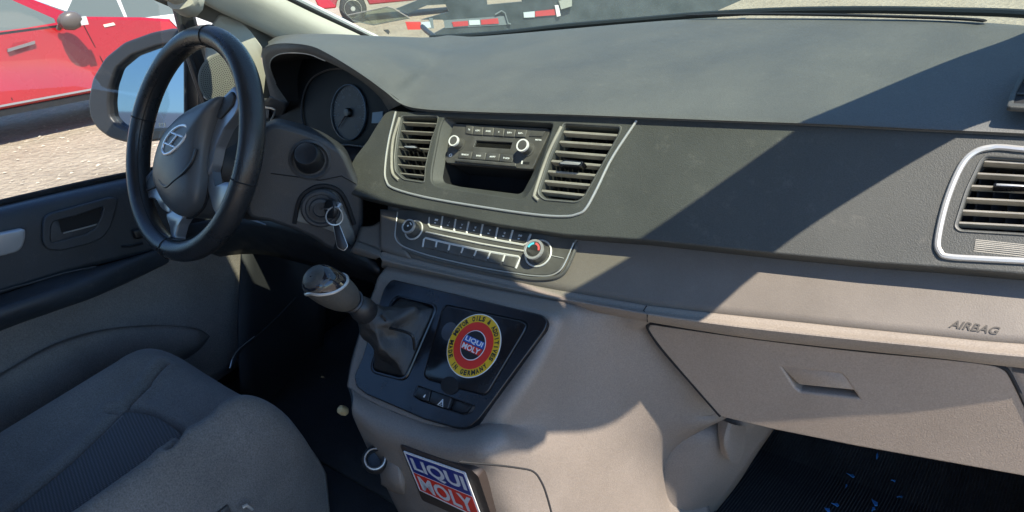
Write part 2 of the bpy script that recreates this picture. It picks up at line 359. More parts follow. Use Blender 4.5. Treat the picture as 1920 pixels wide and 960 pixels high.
prism('cluster_display', CL, CL.uvs([(700, 211), (719, 209), (719, 231), (698, 231)]), 0, .002, mat('display_glass', (.10, .17, .25), .3), cl)
arch = cr(CL.uvs([(578, 262), (568, 215), (571, 180), (585, 150), (615, 132), (650, 128)]), 6)
pyd('lens_arch', *tube([CL.at(*p, .003) for p in arch], .0018, 6), mat('arch_edge', (.03, .032, .035), .4), cl)
pyd('cluster_trim', *tube(Ys([(592, 266, .89), (640, 271, .885), (692, 276, .88)]), .0016, 6), CHROME, dash)
V, Fc = loft([Ys([(560, 262, .90), (592, 267, .892), (640, 272, .887), (692, 277, .882), (720, 278, .88)]), Ys([(560, 290, .86), (600, 300, .85), (640, 310, .85), (680, 320, .85), (720, 318, .85)])], 4, 2, smooth_v=False)
solid(pyd('cluster_sill', V, Fc, SHROUD, dash), .01)

# ---- upper panel with openings
OUT = [(735, 208), (745, 211), (900, 215), (1080, 219), (1240, 226), (1560, 240), (1800, 252), (1920, 259), (2420, 290), (2420, 545), (2150, 528), (1920, 510), (1760, 497), (1640, 489), (1455, 472), (1211, 447), (1057, 437), (932, 418), (807, 393), (723, 377), (660, 362), (651, 350), (653, 320), (668, 293), (690, 265), (706, 238), (722, 214)]
vL = [(753, 218), (822, 218), (819, 235), (809, 262), (798, 312), (796, 342), (757, 336), (742, 321), (741, 292), (745, 258)]
rO = [(831, 217), (1040, 229), (1036, 245), (1003, 345), (985, 372), (972, 375), (818, 352), (806, 342), (807, 318), (822, 240)]
vR = [(1057, 231), (1164, 238), (1161, 251), (1095, 370), (1082, 379), (1021, 374), (1009, 362), (1028, 303), (1052, 247)]
vP = [(1848, 293), (1920, 298), (2000, 303), (2004, 330), (1975, 425), (1960, 443), (1920, 440), (1800, 433), (1791, 424), (1812, 357), (1838, 303)]
def rp(pts, r, z=0): return rpoly(U.uvs(pts, z), r, 4)
hol = {'L': rp(vL, .006), 'R': rp(vR, .006), 'P': rp(vP, .008), 'radio': rp(rO, .009)}
thumb = rp([(1835, 460), (1915, 462), (1915, 472), (1880, 474), (1852, 471), (1835, 470)], .002)
up = fill('upper_panel', U, [rp(OUT, .004), hol['L'], hol['R'], hol['P'], hol['radio'], thumb], -.034, 0, UPP, dash, .0025)
pyd('panel_backing', *walls(U.hits([(690, 300), (745, 222), (1240, 236), (2420, 300), (2420, 520), (1211, 440), (720, 370)], -.10), U.hits([(690, 300), (745, 222), (1240, 236), (2420, 300), (2420, 520), (1211, 440), (720, 370)], -.105)), BLKM, dash)
# silver line round the centre panel and round the passenger vent
TR = [(743, 210), (730, 264), (723, 314), (725, 339), (740, 354), (807, 372), (932, 393), (1015, 404), (1060, 406), (1080, 403), (1098, 393), (1119, 356), (1148, 297), (1194, 227)]
pyd('centre_trim', *tube(cr([U.at(*p, .0012) for p in U.uvs(TR)], 6), .0019, 8), CHROME, dash)
pt = [(1866, 277), (1920, 281), (2010, 287), (2026, 296), (2028, 330), (2000, 440), (1990, 480), (1965, 493), (1920, 490), (1840, 486), (1779, 482), (1763, 474), (1758, 450), (1774, 379), (1801, 314), (1828, 286)]
pyd('passenger_vent_trim', *tube(cr([U.at(*p, .0015) for p in U.uvs(pt)], 5, True), .0036, 8, True), CHROME, dash)

def vent(name, hole_px, slats, tabspec, inner_strip=None, th=.0022, depth=.012, m=VENTP):
    hole = hol[name]
    c = np.mean(np.array(hole), 0)
    v = pyd('air_vent', *walls([U.at(*p, -.0005) for p in hole], [U.at(*(c+(np.array(p)-c)*.97), -.06) for p in hole]), BLKM, dash)
    # bevelled collar of the opening
    ring = [np.array(p) for p in hole]; col = []
    n = len(ring)
    Vr = [U.at(*(c+(p-c)*1.035), .0002) for p in ring]+[U.at(*(c+(p-c)*1.02), .0018) for p in ring]+[U.at(*(c+(p-c)*.995), .001) for p in ring]+[U.at(*(c+(p-c)*.975), -.012) for p in ring]
    Fr = [(k*n+i, k*n+(i+1) % n, (k+1)*n+(i+1) % n, (k+1)*n+i) for k in range(3) for i in range(n)]
    pyd('vent_frame', Vr, Fr, VFR, v)
    for (a, b) in slats:
        pa, pb = np.array(U.uv(*a, -.004)), np.array(U.uv(*b, -.004)); d = (pb-pa); d /= np.linalg.norm(d); nn = np.array([-d[1], d[0]])
        pa = pa-d*.002; pb = pb+d*.002
        q = []
        for p in (pa, pb):
            q += [U.at(*(p+nn*th*.5), -.0045), U.at(*(p+nn*th*.2), -.003), U.at(*(p-nn*th*.4), -.0035), U.at(*(p-nn*(th*.9)), -.0035-depth), U.at(*(p+nn*th*.2), -.0035-depth)]
        Fq = [(0, 1, 2, 3, 4), (9, 8, 7, 6, 5)]+[(i, i+5, (i+1) % 5+5, (i+1) % 5) for i in range(5)]
        pyd('slat', q, Fq, m, v, sharp=20)
    # vertical fins deep inside
    us = [p[0] for p in hole]; vs = [p[1] for p in hole]
    for k in range(5):
        t = (k+1)/6; ua = min(us)+(max(us)-min(us))*t
        pyd('fin', *mesh_box((0, 0, 0), (1, 1, 1)), BLK, v) if False else None
        sh = (np.array(U.uv(*hole_px[0]))-np.array(U.uv(*hole_px[-3])))
        pl = [(ua-.001, min(vs)), (ua+.001, min(vs)), (ua+.001, max(vs)), (ua-.001, max(vs))]
        prism('fin', U, pl, -.058, -.040, BLKM, v)
    if tabspec:
        q = U.uvs(tabspec, .008)
        t = pad('vent_tab', U, rpoly(q, .0015, 3), -.008, .008, GLOSS, v, .0012)
        pad('tab_insert', U, rpoly([np.mean(np.array(q), 0)+(np.array(p)-np.mean(np.array(q), 0))*np.array([.85, .5]) for p in q], .001, 3), .0078, .0086, CHROME, t, .0003)
    return v
def zz(x0, y0, s, L): return [((x0+a[0]/s, y0+a[1]/s), (x0+b[0]/s, y0+b[1]/s)) for a, b in L]
vent('L', vL, zz(700, 190, 4.571, [((240, 178), (545, 192)), ((222, 252), (520, 267)), ((203, 322), (500, 337)), ((195, 390), (480, 410)), ((188, 468), (465, 487)), ((185, 540), (458, 563)), ((198, 613), (448, 638))]), [(757, 273), (778, 272), (783, 277), (779, 279), (756, 277)])
vent('R', vR, zz(980, 200, 4.3625, [((322, 205), (790, 236)), ((285, 286), (745, 317)), ((245, 366), (695, 402)), ((215, 442), (648, 482)), ((185, 526), (605, 563)), ((160, 606), (562, 643)), ((138, 686), (525, 727))]), [(1047, 305), (1060, 299), (1094, 303), (1088, 312), (1047, 310)], th=.0040)
vent('P', vP, zz(1740, 260, 3.6936, [((370, 155), (980, 190)), ((325, 240), (975, 275)), ((280, 325), (960, 360)), ((255, 412), (945, 447)), ((225, 497), (920, 532)), ((185, 580), (890, 615))]), [(1863, 343), (1930, 346), (1932, 351), (1862, 350)], th=.0026)
# light strips beside the centre vents
for pts in ([(750, 221), (738, 262), (735, 300), (737, 325), (748, 338)], [(1053, 238), (1028, 290), (1004, 360), (1004, 370), (1010, 376)], ):
    pyd('vent_edge', *tube(cr([U.at(*p, .0012) for p in U.uvs(pts)], 5), .0024, 8), VENTP, dash)
th_ = U.uv(1874, 465)
tw = pyd('thumbwheel', *lathe(U.at(th_[0]-.025, th_[1], -.0198), U.h, [(.018, 0), (.0205, .002), (.0205, .048), (.018, .05)], 40), VFR, dash)
rb = []
for k in range(60):
    a = 2*math.pi*k/60; c = U.at(th_[0]-.023, th_[1], -.0198)+.0205*(math.cos(a)*U.n+math.sin(a)*U.up)
    rb.append(tube([c, c+U.h*.046], .0006, 4))
wr = pyd('wheel_ribs', *join(rb), VENTP, tw); wr['kind'] = 'stuff'

# radio well: slanted walls, then the dark pocket
inner = [(854, 230), (1036, 240), (1031, 246), (997, 330), (981, 360), (972, 364), (862, 350), (834, 343), (830, 334), (842, 262)]
inn = rpoly(U.uvs(inner, -.016), .006, 4)
pyd('radio_well', *walls([U.at(*p, -.001) for p in hol['radio']], [U.at(*p, -.016) for p in inn], cap=False), UPP, dash)
pyd('storage_pocket', *walls([U.at(*p, -.0158) for p in inn], [U.at(p[0]*1.0, p[1], -.088) for p in inn]), BLKM, dash)

# ---- lower dash behind the heater controls and airbag
crease = [(640, 447), (668, 452), (720, 471), (778, 486), (840, 501), (920, 518), (1023, 540), (1100, 553), (1215, 573), (1300, 583), (1420, 596), (1600, 615), (1760, 631), (1850, 640), (1990, 650)]
hid = [(648, 345), (676, 350), (730, 360), (790, 378), (860, 392), (945, 408), (1050, 425), (1130, 432), (1240, 445), (1330, 455), (1450, 466), (1630, 482), (1790, 494), (1880, 502), (2020, 514)]
cr3 = A.hits(crease); hi3 = [A.hit(*p) for p in hid]
midA = [a*.5+b*.5 for a, b in zip(cr3, hi3)]
V, Fc = loft([hi3[2:], midA[2:], cr3[2:]], 5, 4); solid(pyd('lower_panel', V, Fc, PANA, dash, 'smooth grey and taupe panel that holds the heater controls and the airbag'), .012)
bend = Ys([(1850, 640, .87), (1895, 632, .88), (1915, 615, .885)])
# roll below the panel
rb_px = [(640, 470), (668, 482), (716, 502), (776, 515), (840, 528), (920, 546), (1022, 568), (1100, 582), (1215, 603), (1298, 617), (1420, 635), (1600, 655), (1760, 671), (1850, 682), (1990, 697)]
bot = [atY(q[0], q[1], p[1]-.006) for q, p in zip(rb_px, cr3)]
bul = [atY(q[0], c_[1]*.5+q[1]*.5+2, p[1]-.019) for q, c_, p in zip(rb_px, crease, cr3)]; und = [p+np.array([0, .016, -.004]) for p in bot]; und2 = [p+np.array([0, .06, -.0]) for p in bot]
r0 = [p+np.array([0, -.0015, .0005]) for p in cr3]
def roll_rows(i0, i1):
    return [[r[i] for i in range(i0, i1)] for r in ([p+np.array([0, .004, -.003]) for p in cr3], r0, [p+np.array([0, -.010, -.003]) for p in cr3], bul, bot, und, und2)]
V, Fc = loft(roll_rows(2, 9), 5, 4); pyd('centre_roll', V, Fc, CONS, dash)
V, Fc = loft(roll_rows(8, 15), 6, 4); pyd('padded_roll', V, Fc, LOWD, dash, 'taupe grained padded edge below the airbag panel')
pyd('roll_joint', *tube([r[8]+np.array([-.0005, -.0008, 0]) for r in (r0, [p+np.array([0, -.010, -.003]) for p in cr3], bul, bot)], .0008, 5), BLKM, dash)
text('airbag_lettering', 'AIRBAG', A, A.uv(1827, 614), A.uv(1827, 606)[1]-A.uv(1825, 621)[1], mat('dark_print', (.055, .048, .04), .6), dash, .0012, ang=-.0, w=(A.uv(1876, 617)[0]-A.uv(1779, 611)[0]), shear=.35, bold=.02)
# knee panel left of the heater controls
def sheet(name, rows, m, parent, t=.008, nu=4, nv=4, label=None, sv=True):
    V, Fc = loft(rows, nu, nv, smooth_v=sv); return solid(pyd(name, V, Fc, m, parent, label), t)
sheet('side_cheek', [A.hits([(713, 392), (730, 394), (748, 398)], .004), A.hits([(712, 430), (730, 434), (744, 440)], .004), A.hits([(712, 468), (735, 476), (770, 484)], .004)], PANA, dash)
sheet('knee_insert', [A.hits([(676, 425), (697, 423), (712, 415)], -.004), A.hits([(671, 440), (695, 441), (712, 440)], -.002), A.hits([(668, 450), (692, 459), (713, 468)], .002)], PANA, dash)
sheet('knee_edge', [A.hits([(668, 451), (692, 460), (714, 469)], .004), A.hits([(662, 462), (690, 472), (712, 481)], .012), A.hits([(656, 473), (680, 481), (704, 487)], .004)], PANA, dash)
sheet('knee_panel', [[atY(x, y, .735) for x, y in [(250, 440), (380, 415), (450, 405), (560, 420), (640, 450), (705, 487)]], [atY(x, y, .735) for x, y in [(250, 470), (380, 445), (470, 430), (570, 450), (640, 480), (720, 512)]], [atY(x, y, .80) for x, y in [(250, 500), (380, 480), (480, 470), (580, 490), (650, 510), (720, 530)]]], BLK, dash)
pyd('latch_strip', *tube([atY(467, 410, .725), atY(500, 421, .725)], .003, 6, flat=.5), SILVER, dash)

# ---- glovebox
gt = [(1213, 607), (1275, 617), (1420, 637), (1600, 657), (1760, 672), (1850, 683), (1875, 690), (1890, 704), (1920, 765)]
GL = [(1216, 618), (1222, 611), (1260, 616), (1420, 638), (1600, 659), (1760, 674), (1850, 685), (1875, 692), (1893, 710), (1935, 800), (1960, 860), (1965, 900), (1920, 890), (1600, 833), (1450, 803), (1352, 779), (1330, 758), (1240, 650)]
fill('glovebox_lid', G, [rpoly(G.uvs(GL), [.004]*3+[0]*4+[.004]*6+[0]*3+[.004]*2, 4),
     rpoly(G.uvs([(1459, 685), (1578, 698), (1586, 704), (1618, 751), (1500, 738), (1487, 728)]), .002, 3)], -.02, 0, GLOV, dash, .003, 'taupe glovebox lid with a recessed grip')
glg = dash
pad('glovebox_handle', G, rpoly(G.uvs([(1462, 687), (1576, 700), (1584, 706), (1606, 733), (1497, 722)]), .003, 3), -.012, -.001, GLOV, dash, .002)
pyd('handle_recess', *walls(G.hits([(1459, 685), (1578, 698), (1618, 751), (1500, 738)], -.010), G.hits([(1459, 685), (1578, 698), (1618, 751), (1500, 738)], -.034)), GLOV, dash)
pyd('lid_gap', *tube(cr([G.at(*p, -.001) for p in G.uvs([(1350, 781), (1300, 724), (1240, 655), (1217, 622), (1214, 611), (1222, 607), (1270, 614), (1420, 635), (1600, 656), (1760, 671), (1848, 681), (1878, 689), (1897, 708), (1940, 800), (1965, 860)])], 4), .0024, 6), BLKM, dash)
# frame around the lid, seen on its left and right
fr = [(1872, 690), (1890, 700), (1905, 722), (2030, 960), (2300, 960), (2300, 740), (1990, 712)]
prism('glovebox_frame', G, G.uvs(fr, -.012), -.03, -.010, GLOV, dash)
prism('glovebox_back', G, G.uvs([(1205, 600), (1960, 690), (1990, 880), (1345, 772)], -.03), -.036, -.03, BLKM, dash)
# small demister vent on top at the right end
dv = Ys([(1896, 198, .985), (1902, 178, 1.01), (1915, 152, 1.05), (1930, 140, 1.07), (2000, 150, 1.05), (1990, 205, .985)])
dn = np.array([0, -.35, .94])
dvp = Plane(dv[0], (1, .15, 0), np.cross((1, .15, 0), dv[3]-dv[0]) if np.cross((1, .15, 0), dv[3]-dv[0])[2] > 0 else -np.cross((1, .15, 0), dv[3]-dv[0]))
dq = rpoly([dvp.pt(p)[:2] for p in [dvp.hit(*q) for q in [(1896, 200), (1903, 176), (1917, 150), (1934, 138), (2000, 146), (1985, 204)]]], .003, 3)
dvo = fill('demist_vent', dvp, [[np.mean(np.array(dq), 0)+(np.array(p)-np.mean(np.array(dq), 0))*1.15 for p in dq], dq], -.002, .004, UPP, dash, .0015)
prism('demist_opening', dvp, dq, .0005, .0015, BLKM, dvo)
for k in (.3, .65):
    a = dvp.at(*(np.array(dvp.uv(1896, 200))*(1-k)+np.array(dvp.uv(1930, 138))*k), .003); b = dvp.at(*(np.array(dvp.uv(1985, 204))*(1-k)+np.array(dvp.uv(2000, 146))*k), .003)
    pyd('slat', *tube([a, b], .0015, 5), UPP, dvo)
# ================================================================== centre console
cons = thing('centre_console', 'beige centre console with black gear lever panel and flank partly in sun', 'console', (.05, .72, .45))
SP = Plane(atY(830, 900, .565), atY(893, 900, .56)-atY(760, 848, .555), np.cross(atY(893, 900, .56)-atY(760, 848, .555), atY(788, 915, .575)-atY(756, 843, .555))*-1)
if SP.n @ _f > 0: SP = Plane(SP.o, SP.h, -SP.n)
S0 = [p+np.array([0, .02, -.020]) for p in cr3[2:9]]; S0.insert(5, S0[4]*.6+S0[5]*.4)
D_ = -.013
def Kr(pts, tail): return [K.hit(x, y, D_) for x, y in pts]+tail
rows = [S0,
 Kr([(712, 520), (760, 530), (830, 546), (910, 566), (1004, 588), (1044, 598)], [atY(1110, 590, .775), atY(1206, 610, .83)]),
 Kr([(708, 532), (756, 542), (826, 558), (908, 579), (1006, 602), (1042, 611)], [atY(1112, 602, .78), atY(1213, 623, .838)]),
 Kr([(688, 590), (740, 605), (810, 620), (890, 640), (990, 668), (1012, 676)], [atY(1120, 660, .80), atY(1252, 674, .858)]),
 Kr([(662, 672), (720, 690), (790, 705), (870, 722), (950, 732), (972, 742)], [atY(1125, 725, .82), atY(1298, 734, .875)]),
 Kr([(654, 716), (700, 745), (765, 772), (835, 794), (915, 785)], [K.hit(944, 786, D_-.007), atY(1135, 778, .83), atY(1332, 780, .89)]),
 Kr([(655, 730), (698, 758), (762, 786), (838, 810)], [K.hit(922, 802, D_-.004), K.hit(948, 804, D_-.015), atY(1140, 792, .83), atY(1325, 790, .88)])]
def Sr(l, pts, tail): return [atY(*l)]+[SP.hit(x, y, -.013) for x, y in pts]+[atY(*q) for q in tail]
rows += [
 Sr((662, 762, .565), [(708, 800), (765, 822), (850, 846)], [(932, 840, .572), (965, 840, .604), (1150, 825, .83), (1285, 812, .89)]),
 Sr((676, 795, .575), [(718, 830), (775, 855), (858, 876)], [(947, 870, .592), (985, 872, .638), (1165, 872, .83), (1245, 850, .89)]),
 Sr((702, 850, .60), [(745, 890), (800, 918), (880, 936)], [(972, 930, .604), (1010, 932, .655), (1190, 935, .83), (1240, 920, .89)]),
 Sr((735, 920, .63), [(775, 955), (830, 990), (905, 1005)], [(1000, 1000, .615), (1040, 1002, .67), (1218, 1005, .83), (1262, 1000, .89)]),
 Sr((765, 980, .66), [(805, 1020), (860, 1060), (940, 1080)], [(1040, 1090, .61), (1080, 1092, .68), (1240, 1100, .83), (1290, 1090, .89)])]
rows = [r[:6]+[r[5]*.67+r[6]*.33, r[5]*.33+r[6]*.67]+[r[6], (r[6]+r[7])*.5, r[7], r[7]+np.array([.022, .09, 0])] for r in rows]
V, Fc = loft(rows, 6, 5)
nc_ = 6*(len(rows[0])-1)+1; Gd = np.array(V).reshape(-1, nc_, 3)
wt = np.clip((np.arange(nc_)-30)/6, 0, 1)*np.clip((60-np.arange(nc_))/2, 0, 1)      # relax only the flank right of the lever plate
wt = (wt[None, :]*np.clip((np.arange(Gd.shape[0])-3)/6, 0, 1)[:, None])[1:-1, 1:-1, None]
w2_ = (np.clip((np.arange(nc_)-22)/6, 0, 1)*np.clip((60-np.arange(nc_))/2, 0, 1))[None, :]*np.clip((np.arange(Gd.shape[0])-33)/4, 0, 1)[:, None]
wt = np.maximum(wt, w2_[1:-1, 1:-1, None])
for _ in range(160):
    av = (Gd[:-2, 1:-1]+Gd[2:, 1:-1]+Gd[1:-1, :-2]+Gd[1:-1, 2:])/4
    Gd[1:-1, 1:-1] += wt*(av-Gd[1:-1, 1:-1])*.9
V = list(Gd.reshape(-1, 3)); cb = pyd('console_body', V, Fc, CONS, cons, sharp=180)
md = cb.modifiers.new('soften', 'SMOOTH'); md.factor = .5; md.iterations = 10
solid(cb, .008)
# left cheek going forward, into the dark
lf = [r[0] for r in rows]
V, Fc = loft([lf, [p+np.array([.01, .10, 0]) for p in lf], [p+np.array([.02, .30, 0]) for p in lf]], 4, 2); solid(pyd('console_side', V, Fc, BLK, cons), .006)
# panel joint on the lower flank
from mathutils.bvhtree import BVHTree
bvh_ = BVHTree.FromPolygons([Vector([float(c) for c in v]) for v in Gd.reshape(-1, 3)], Fc)
def on_rows(x, y):
    d = Vector([float(c) for c in ray(x, y)]).normalized(); hit_ = bvh_.ray_cast(Vector([float(c) for c in CAM]), d)
    return np.array(hit_[0]+d*.0004) if hit_[0] else CAM+ray(x, y)*.75
JP = [on_rows(*p) for p in [(862, 866), (930, 872), (970, 877), (1000, 884), (1016, 905), (1027, 935), (1040, 985)]]
pyd('panel_joint', *tube(cr(JP, 5), .0011, 5), BLKM, cons)
# black lever plate
PL = [(737, 527), (1018, 594), (1026, 604), (1022, 618), (899, 785), (880, 802), (860, 802), (800, 785), (690, 738), (672, 724), (669, 705), (684, 672), (724, 543)]
rc = [.006, .006, .003, .006, .003, .008, .008, 0, .006, .006, .004, 0, .006]
boot_hole = [(748, 554), (818, 570), (824, 580), (768, 712), (756, 716), (703, 702), (697, 690), (735, 566)]
lid = [(840, 572), (985, 602), (995, 608), (990, 622), (920, 738), (912, 744), (868, 733), (805, 714), (797, 706), (800, 694), (832, 580)]
btn_o = [(786, 723), (896, 762), (890, 775), (872, 781), (790, 753), (777, 744)]
plate = fill('lever_plate', K, [rpoly(K.uvs(PL), rc, 4), rpoly(K.uvs(boot_hole), .008, 4), rpoly(K.uvs(lid), .005, 3), rpoly(K.uvs(btn_o), .003, 3)], -.016, .004, GLOSS, cons, .002)
pyd('lever_well', *walls(K.hits(boot_hole, 0), K.hits(boot_hole, -.02)), BLKM, cons)
fw = rpoly(K.uvs([(751, 557), (815, 572), (820, 581), (765, 708), (754, 712), (706, 699), (701, 689), (738, 569)]), .008, 4)
pyd('well_rim', *tube([K.at(*p, .0035) for p in fw], .0022, 6, True), GLOSS, plate)
pyd('lid_recess', *walls(K.hits(lid, 0), K.hits(lid, -.008)), BLKM, cons)
c_ = np.mean(np.array(K.uvs(lid)), 0)
lidp = pad('cubby_lid', K, rpoly([c_+(np.array(p)-c_)*.975 for p in K.uvs(lid)], .005, 3), -.006, .006, GLOSS, cons, .0025)
nt_ = K.uv(848, 723)
pyd('lid_notch', *lathe(K.at(nt_[0], nt_[1]-.001, -.003), K.n, [(.012, 0), (.012, .0090), (.0105, .0094)], 24, K.h, 1.3), BLKM, lidp)
# coin-like round seal on the lid
sl_ = K.uv(842, 621, .006)
seal = pyd('round_cap', *lathe(K.at(*sl_, .0058), K.n, [(.0135, 0), (.0135, .0004), (.012, .0006)], 28, K.h), mat('cap_plastic', (.05, .055, .065), .3), lidp)
# switches
pyd('switch_recess', *walls(K.hits(btn_o, 0), K.hits(btn_o, -.006)), BLKM, cons)
b1 = pad('rear_defrost_switch', K, rpoly(K.uvs([(788, 726), (811, 733), (806, 754), (791, 750), (780, 743)]), .002, 3), -.004, .0045, BLK, cons, .0015)
b2 = pad('hazard_switch', K, rpoly(K.uvs([(813, 734), (850, 747), (843, 768), (808, 755)]), .002, 3), -.004, .0045, BLK, cons, .0015)
b3 = pad('blank_switch', K, rpoly(K.uvs([(852, 748), (884, 759), (874, 773), (864, 775), (845, 769)]), .002, 3), -.006, -.001, BLK, cons, .0015)
def loop_print(name, pl, pts, r, parent, m=WHITE, z=.0052):
    return pyd(name, *tube([pl.at(*p, z) for p in pts], r, 4, True), m, parent)
tz = np.array(K.uv(828, 756, .0045)); s = .0055
loop_print('hazard_symbol', K, [tz+s*np.array([0, 1]), tz+s*np.array([-.9, -.7]), tz+s*np.array([.9, -.7])], .0006, b2)
loop_print('hazard_symbol', K, [tz+s*.5*np.array([0, 1]), tz+s*.5*np.array([-.9, -.7]), tz+s*.5*np.array([.9, -.7])], .0004, b2)
tz = np.array(K.uv(796, 742, .0045))
prism('switch_symbol', K, [tz+np.array(p)*.001 for p in [(-1.5, -2.5), (1, -2.5), (1.5, 2.2), (-.5, 1.0)]], .0046, .0049, WHITE, b1)

# ---- round sticker on the lid
K2 = K
sc = np.array(K.uv(888, 648, .006)); SA = math.radians(0)
R0 = .0455
stk = thing('round_sticker', 'round yellow and red oil sticker on the black cubby lid', 'sticker', K.at(*sc, .006))
YEL = mat('sticker_yellow', (.78, .47, .015), .4); RED = mat('sticker_red', (.72, .035, .02), .4); BLU = mat('sticker_blue', (.015, .03, .20), .4); DRK = mat('sticker_black', (.02, .018, .02), .4)
WHT = mat('sticker_white', (.80, .80, .80), .4)
def disc(name, r, z, m, r_in=None):
    if r_in: return fill(name, K, [circ(sc, r, 64), circ(sc, r_in, 64)], z-.0003, z, m, stk)
    return fill(name, K, [circ(sc, r, 64)], z-.0003, z, m, stk)
disc('white_edge', R0, .0064, WHT); disc('yellow_ring', R0-.0013, .0068, YEL); disc('red_ring', R0*.735, .0072, RED)
disc('white_ring', R0*.47, .0076, WHT); disc('dark_centre', R0*.445, .0080, DRK)
tilt = math.atan2(*(np.array(K.uv(929, 641))-np.array(K.uv(867, 628)))[::-1])*0+math.radians(-4)
ct, st_ = math.cos(tilt), math.sin(tilt)
def rot(x, y): return (sc[0]+x*ct-y*st_, sc[1]+x*st_+y*ct)
w_ = R0*.425
prism('blue_band', K, [rot(-w_, 0.0003), rot(w_, 0.0003), rot(w_*.93, .0098), rot(-w_*.93, .0098)], .0081, .0084, mat('logo_blue', (.02, .10, .42), .4), stk)
prism('red_band', K, [rot(-w_*.93, -.0098), rot(w_*.93, -.0098), rot(w_, -.0003), rot(-w_, -.0003)], .0081, .0084, RED, stk)
text('lettering', 'LIQUI', K, rot(0, .0050), .0080, WHT, stk, .0087, ang=tilt, w=.0330, bold=.03)
text('lettering', 'MOLY', K, rot(0, -.0052), .0080, WHT, stk, .0087, ang=tilt, w=.0330, bold=.03)
def arc_text(body, r, a0, a1, flip, h):
    n = len(body)
    for i, ch in enumerate(body):
        if ch == ' ': continue
        a = math.radians(a0+(a1-a0)*(i+.5)/n)
        wd = {'I': .0014, 'M': .0068, '&': .0055}.get(ch, .0052)
        text('lettering', ch, K, (sc[0]+r*math.cos(a), sc[1]+r*math.sin(a)), h, DRK, stk, .0071, ang=a-math.pi/2 if not flip else a+math.pi/2, w=wd, bold=.05)
arc_text('MOTOR OILS & ADDITIVES', R0*.85, 172, -18, False, .0072)
arc_text('MADE IN GERMANY', R0*.85, 184, 332, True, .0072)

# ---- cigarette lighter, card slot with the second sticker
LP = lean_plane(atY(800, 880, .585), -.05, 2)
ld = pyd('lighter_socket', *lathe(atY(704, 862, .565), atY(703, 852, .555)-atY(709, 862, .60), [(.020, -.02), (.020, .010), (.017, .016), (.0125, .017), (.0115, .010), (.0115, -.01)], 32), BLK, cons)
ax = atY(703, 852, .555)-atY(709, 862, .60); ax /= np.linalg.norm(ax)
pyd('chrome_ring', *lathe(atY(704, 862, .565)+ax*.0165, ax, [(.0125, -.001), (.0145, .0008), (.0155, .0005), (.0165, -.001)], 36, cap=False), CHROME, ld)
V, Fc = loft([[atY(728, 852, .60), atY(744, 856, .59), atY(756, 856, .592)], [atY(734, 875, .592), atY(748, 884, .582), atY(765, 888, .585)], [atY(732, 892, .605), atY(748, 900, .60), atY(768, 904, .60)]], 4, 4)
solid(pyd('lighter_collar', V, Fc, CONS, cons), .02)
SQ = [(752, 841), (870, 882), (880, 892), (908, 960), (912, 985), (790, 930), (783, 918)]
slot_px = [(748, 836), (880, 882), (895, 895), (930, 1000), (790, 940)]
prism('card_slot', SP, rpoly(SP.uvs(slot_px), .004, 3), -.03, -.002, mat('slot_brown', (.045, .032, .026), .5), cons)
s2 = thing('logo_sticker', 'rectangular blue and red oil sticker stuck low on the console', 'sticker', SP.at(0, 0, 0))
q0, q1, q2, q3 = [np.array(SP.uv(*p)) for p in [(757, 846), (872, 886), (905, 975), (787, 919)]]
def bil(s, t): return (q0*(1-s)+q1*s)*(1-t)+(q3*(1-s)+q2*s)*t
prism('white_backing', SP, [bil(*a) for a in [(0, 0), (1, 0), (1, 1), (0, 1)]], -.001, .0006, WHT, s2)
prism('blue_band', SP, [bil(*a) for a in [(.03, .04), (.97, .04), (.97, .49), (.03, .49)]], .0006, .0009, BLU, s2)
prism('red_band', SP, [bil(*a) for a in [(.03, .51), (.97, .51), (.97, .96), (.03, .96)]], .0006, .0009, RED, s2)
def quad_text(body, t0, t1, name='lettering'):
    o = text(name, body, SP, (0, 0), 1, mat('logo_silver', (.62, .63, .65), .4), s2, 0, w=1, bold=.03)
    me = o.data; n = len(me.vertices); co = np.empty(n*3, np.float32); me.vertices.foreach_get('co', co); co = co.reshape(-1, 3)
    lp = co-SP.o; uu = lp@SP.h+.5; vv = .5-lp@SP.up
    out = np.array([SP.at(*bil(.08+.86*a, t0+(t1-t0)*b), .0012) for a, b in zip(uu, vv)], np.float32)
    me.vertices.foreach_set('co', out.ravel()); me.update()
quad_text('LIQUI', .10, .45); quad_text('MOLY', .55, .92)

# ---- footwell cover to the right of the console
V, Fc = loft([[atY(1340, 776, 0.93), atY(1420, 785, 0.97), atY(1455, 800, 1.02)], [atY(1255, 790, 0.89), atY(1345, 830, 0.91), atY(1420, 850, 0.99)], [atY(1208, 835, 0.87), atY(1305, 885, 0.90), atY(1385, 905, 0.99)], [atY(1210, 900, 0.87), atY(1290, 935, 0.91), atY(1350, 950, 1.00)], [atY(1235, 965, 0.87), atY(1275, 985, 0.93), atY(1310, 1000, 1.02)]], 6, 5)
solid(pyd('footwell_cover', V, Fc, CONS, cons), 0.066)
pyd('cover_shoulder', *join([loft([[atY(1345, 783, 0.910), atY(1372, 795, 0.905), atY(1400, 800, 0.940)], [atY(1347, 815, 0.900), atY(1362, 835, 0.895), atY(1395, 845, 0.940)], [atY(1352, 850, 0.905), atY(1370, 865, 0.910), atY(1385, 870, 0.940)]], 4, 4)]), CONS, cons)

